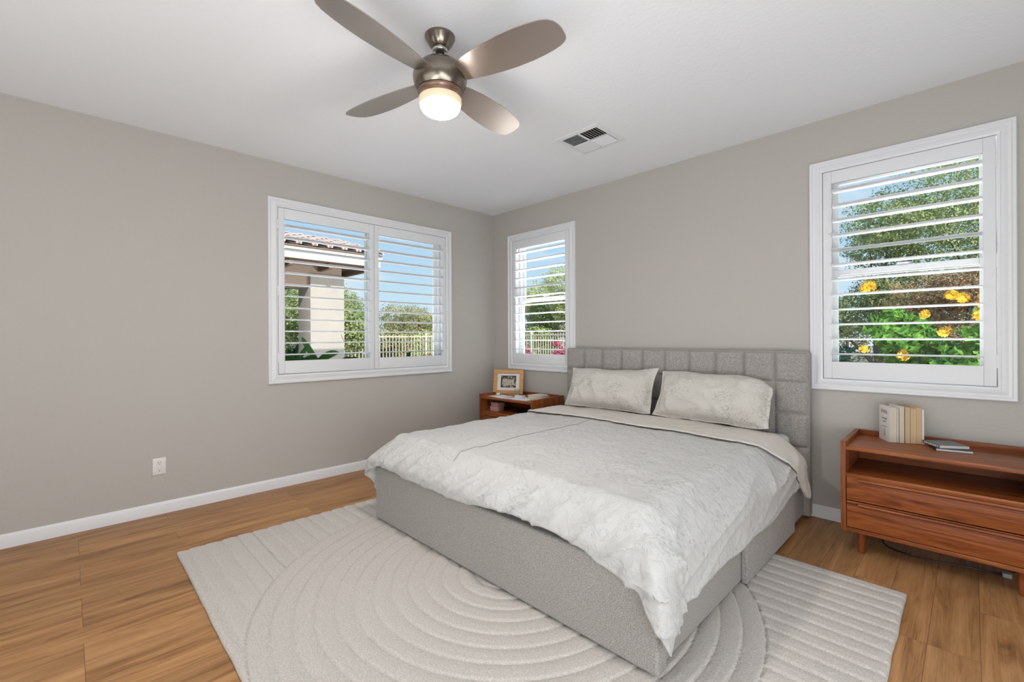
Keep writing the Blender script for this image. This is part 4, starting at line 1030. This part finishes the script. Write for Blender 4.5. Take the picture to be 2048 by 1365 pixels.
shrub('pink flowering shrub at the left of the narrow window view', -6.45, 7.2, 1.6, .8, G['pink'], 1800, .07, 28)
shrub('pink flowering shrub at the right of the narrow window view', -4.55, 6.8, 1.6, .7, G['pink'], 1800, .07, 29)
# behind the window right of the bed
gw = 'trees behind the window right of the bed'
tree('tall light green tree filling the right of the dresser side window', 4.7, 10.5, 6.8, 5.4, 1.0, G['lime'], 80000, .058, 31, group=gw, nb=15)
tree('green tree left of centre in the dresser side window', 2.55, 9.6, 4.6, 3.2, .9, G['green'], 42000, .055, 32, group=gw)
tree('dark green tree behind the light one in the dresser side window', 7.6, 15.0, 6.6, 4.6, 1.5, G['green'], 30000, .08, 33, group=gw)
tree('dry tan leaved tree low in the middle of the dresser side window', 3.9, 6.6, 2.55, 2.0, .4, G['tan'], 20000, .045, 34, group=gw)
def hedge(label, x0, y0, x1, y1, h, n, seed, material):
    root = thing('hedge', label, 'hedge', ((x0 + x1) / 2, (y0 + y1) / 2, GZ)); L = math.hypot(x1 - x0, y1 - y0); m = max(4, int(L / 1.1)); bl = []
    rg = random.Random(seed)
    for k in range(m):
        t = (k + .5) / m - .5; hh = h * rg.uniform(.85, 1.1)
        bl.append(((t * (x1 - x0), t * (y1 - y0), hh * .5), (.85, .85, hh * .55)))
    link('foliage', leaves_mesh(bl, n, .12, seed), material, root, smooth=False)
    st = B()
    for k in range(0, m, 2): st.tube([(bl[k][0][0], bl[k][0][1], 0), (bl[k][0][0] + .05, bl[k][0][1], h * .7)], .05, 6)
    obj('stems', st, bark, root, world=False); return root
hedge('long green hedge closing the garden behind the fence west of the house', -16.8, -6, -16.8, 17, 2.1, 26000, 51, G['green'])
hedge('long green hedge closing the garden north of the house', -15.5, 18.5, 10, 18.5, 2.4, 30000, 52, G['olive'])
def flower_shrub(label, x, y, h, wd, n, seed, spots, material=None):
    root = shrub(label, x, y, h, wd, material or G['shrub'], n, .085, seed, name='flowering_shrub', group='yellow flowering shrubs outside the window')
    for (px, py, pz, s) in spots:
        rng = np.random.default_rng(int(abs(px * 1000 + pz * 77)) + seed); b = B()
        for k in range(26):
            d = Vector(rng.normal(size=3).tolist()).normalized(); c_ = Vector((px, py, pz)) + d * s * rng.uniform(.3, 1)
            q = d.to_track_quat('Z', 'Y'); r_ = s * .42
            for j in range(5):
                a = 2 * PI * j / 5; p0 = q @ Vector((0, 0, 0)); p1 = q @ Vector((r_ * math.cos(a - .45), r_ * math.sin(a - .45), r_ * .25)); p2 = q @ Vector((r_ * 1.25 * math.cos(a), r_ * 1.25 * math.sin(a), r_ * .38)); p3 = q @ Vector((r_ * math.cos(a + .45), r_ * math.sin(a + .45), r_ * .25))
                b._add([c_ + p0, c_ + p1, c_ + p2, c_ + p3], [[0, 1, 2, 3]])
        obj('flower_cluster', b, yel, root, world=False, fix=False, smooth=False)
    return root
flower_shrub('green shrub with yellow flowers at the right outside the dresser side window', 4.45, 2.7, 1.98, 1.5, 11000, 41, [(-.42, -.55, 1.75, .06), (-.26, -.60, 1.72, .075), (-.10, -.62, 1.80, .085), (-.06, -.66, 1.55, .085), (-.30, -.62, 1.60, .06), (.06, -.6, 1.86, .09), (.10, -.62, 1.40, .08), (-.20, -.60, 1.22, .06), (-.08, -.66, 1.10, .07), (-.55, -.5, 1.45, .05)])
flower_shrub('green shrub with yellow flowers in the middle outside the dresser side window', 3.55, 2.9, 1.86, 1.4, 11000, 42, [(-.22, -.62, 1.92, .07), (.22, -.62, 1.62, .045), (.05, -.66, 1.22, .055), (.40, -.58, 1.80, .05)])
flower_shrub('bluish green shrub at the left outside the dresser side window', 3.00, 2.62, 1.55, 1.3, 14000, 43, [(.32, -.55, 1.28, .04)], G['teal'])
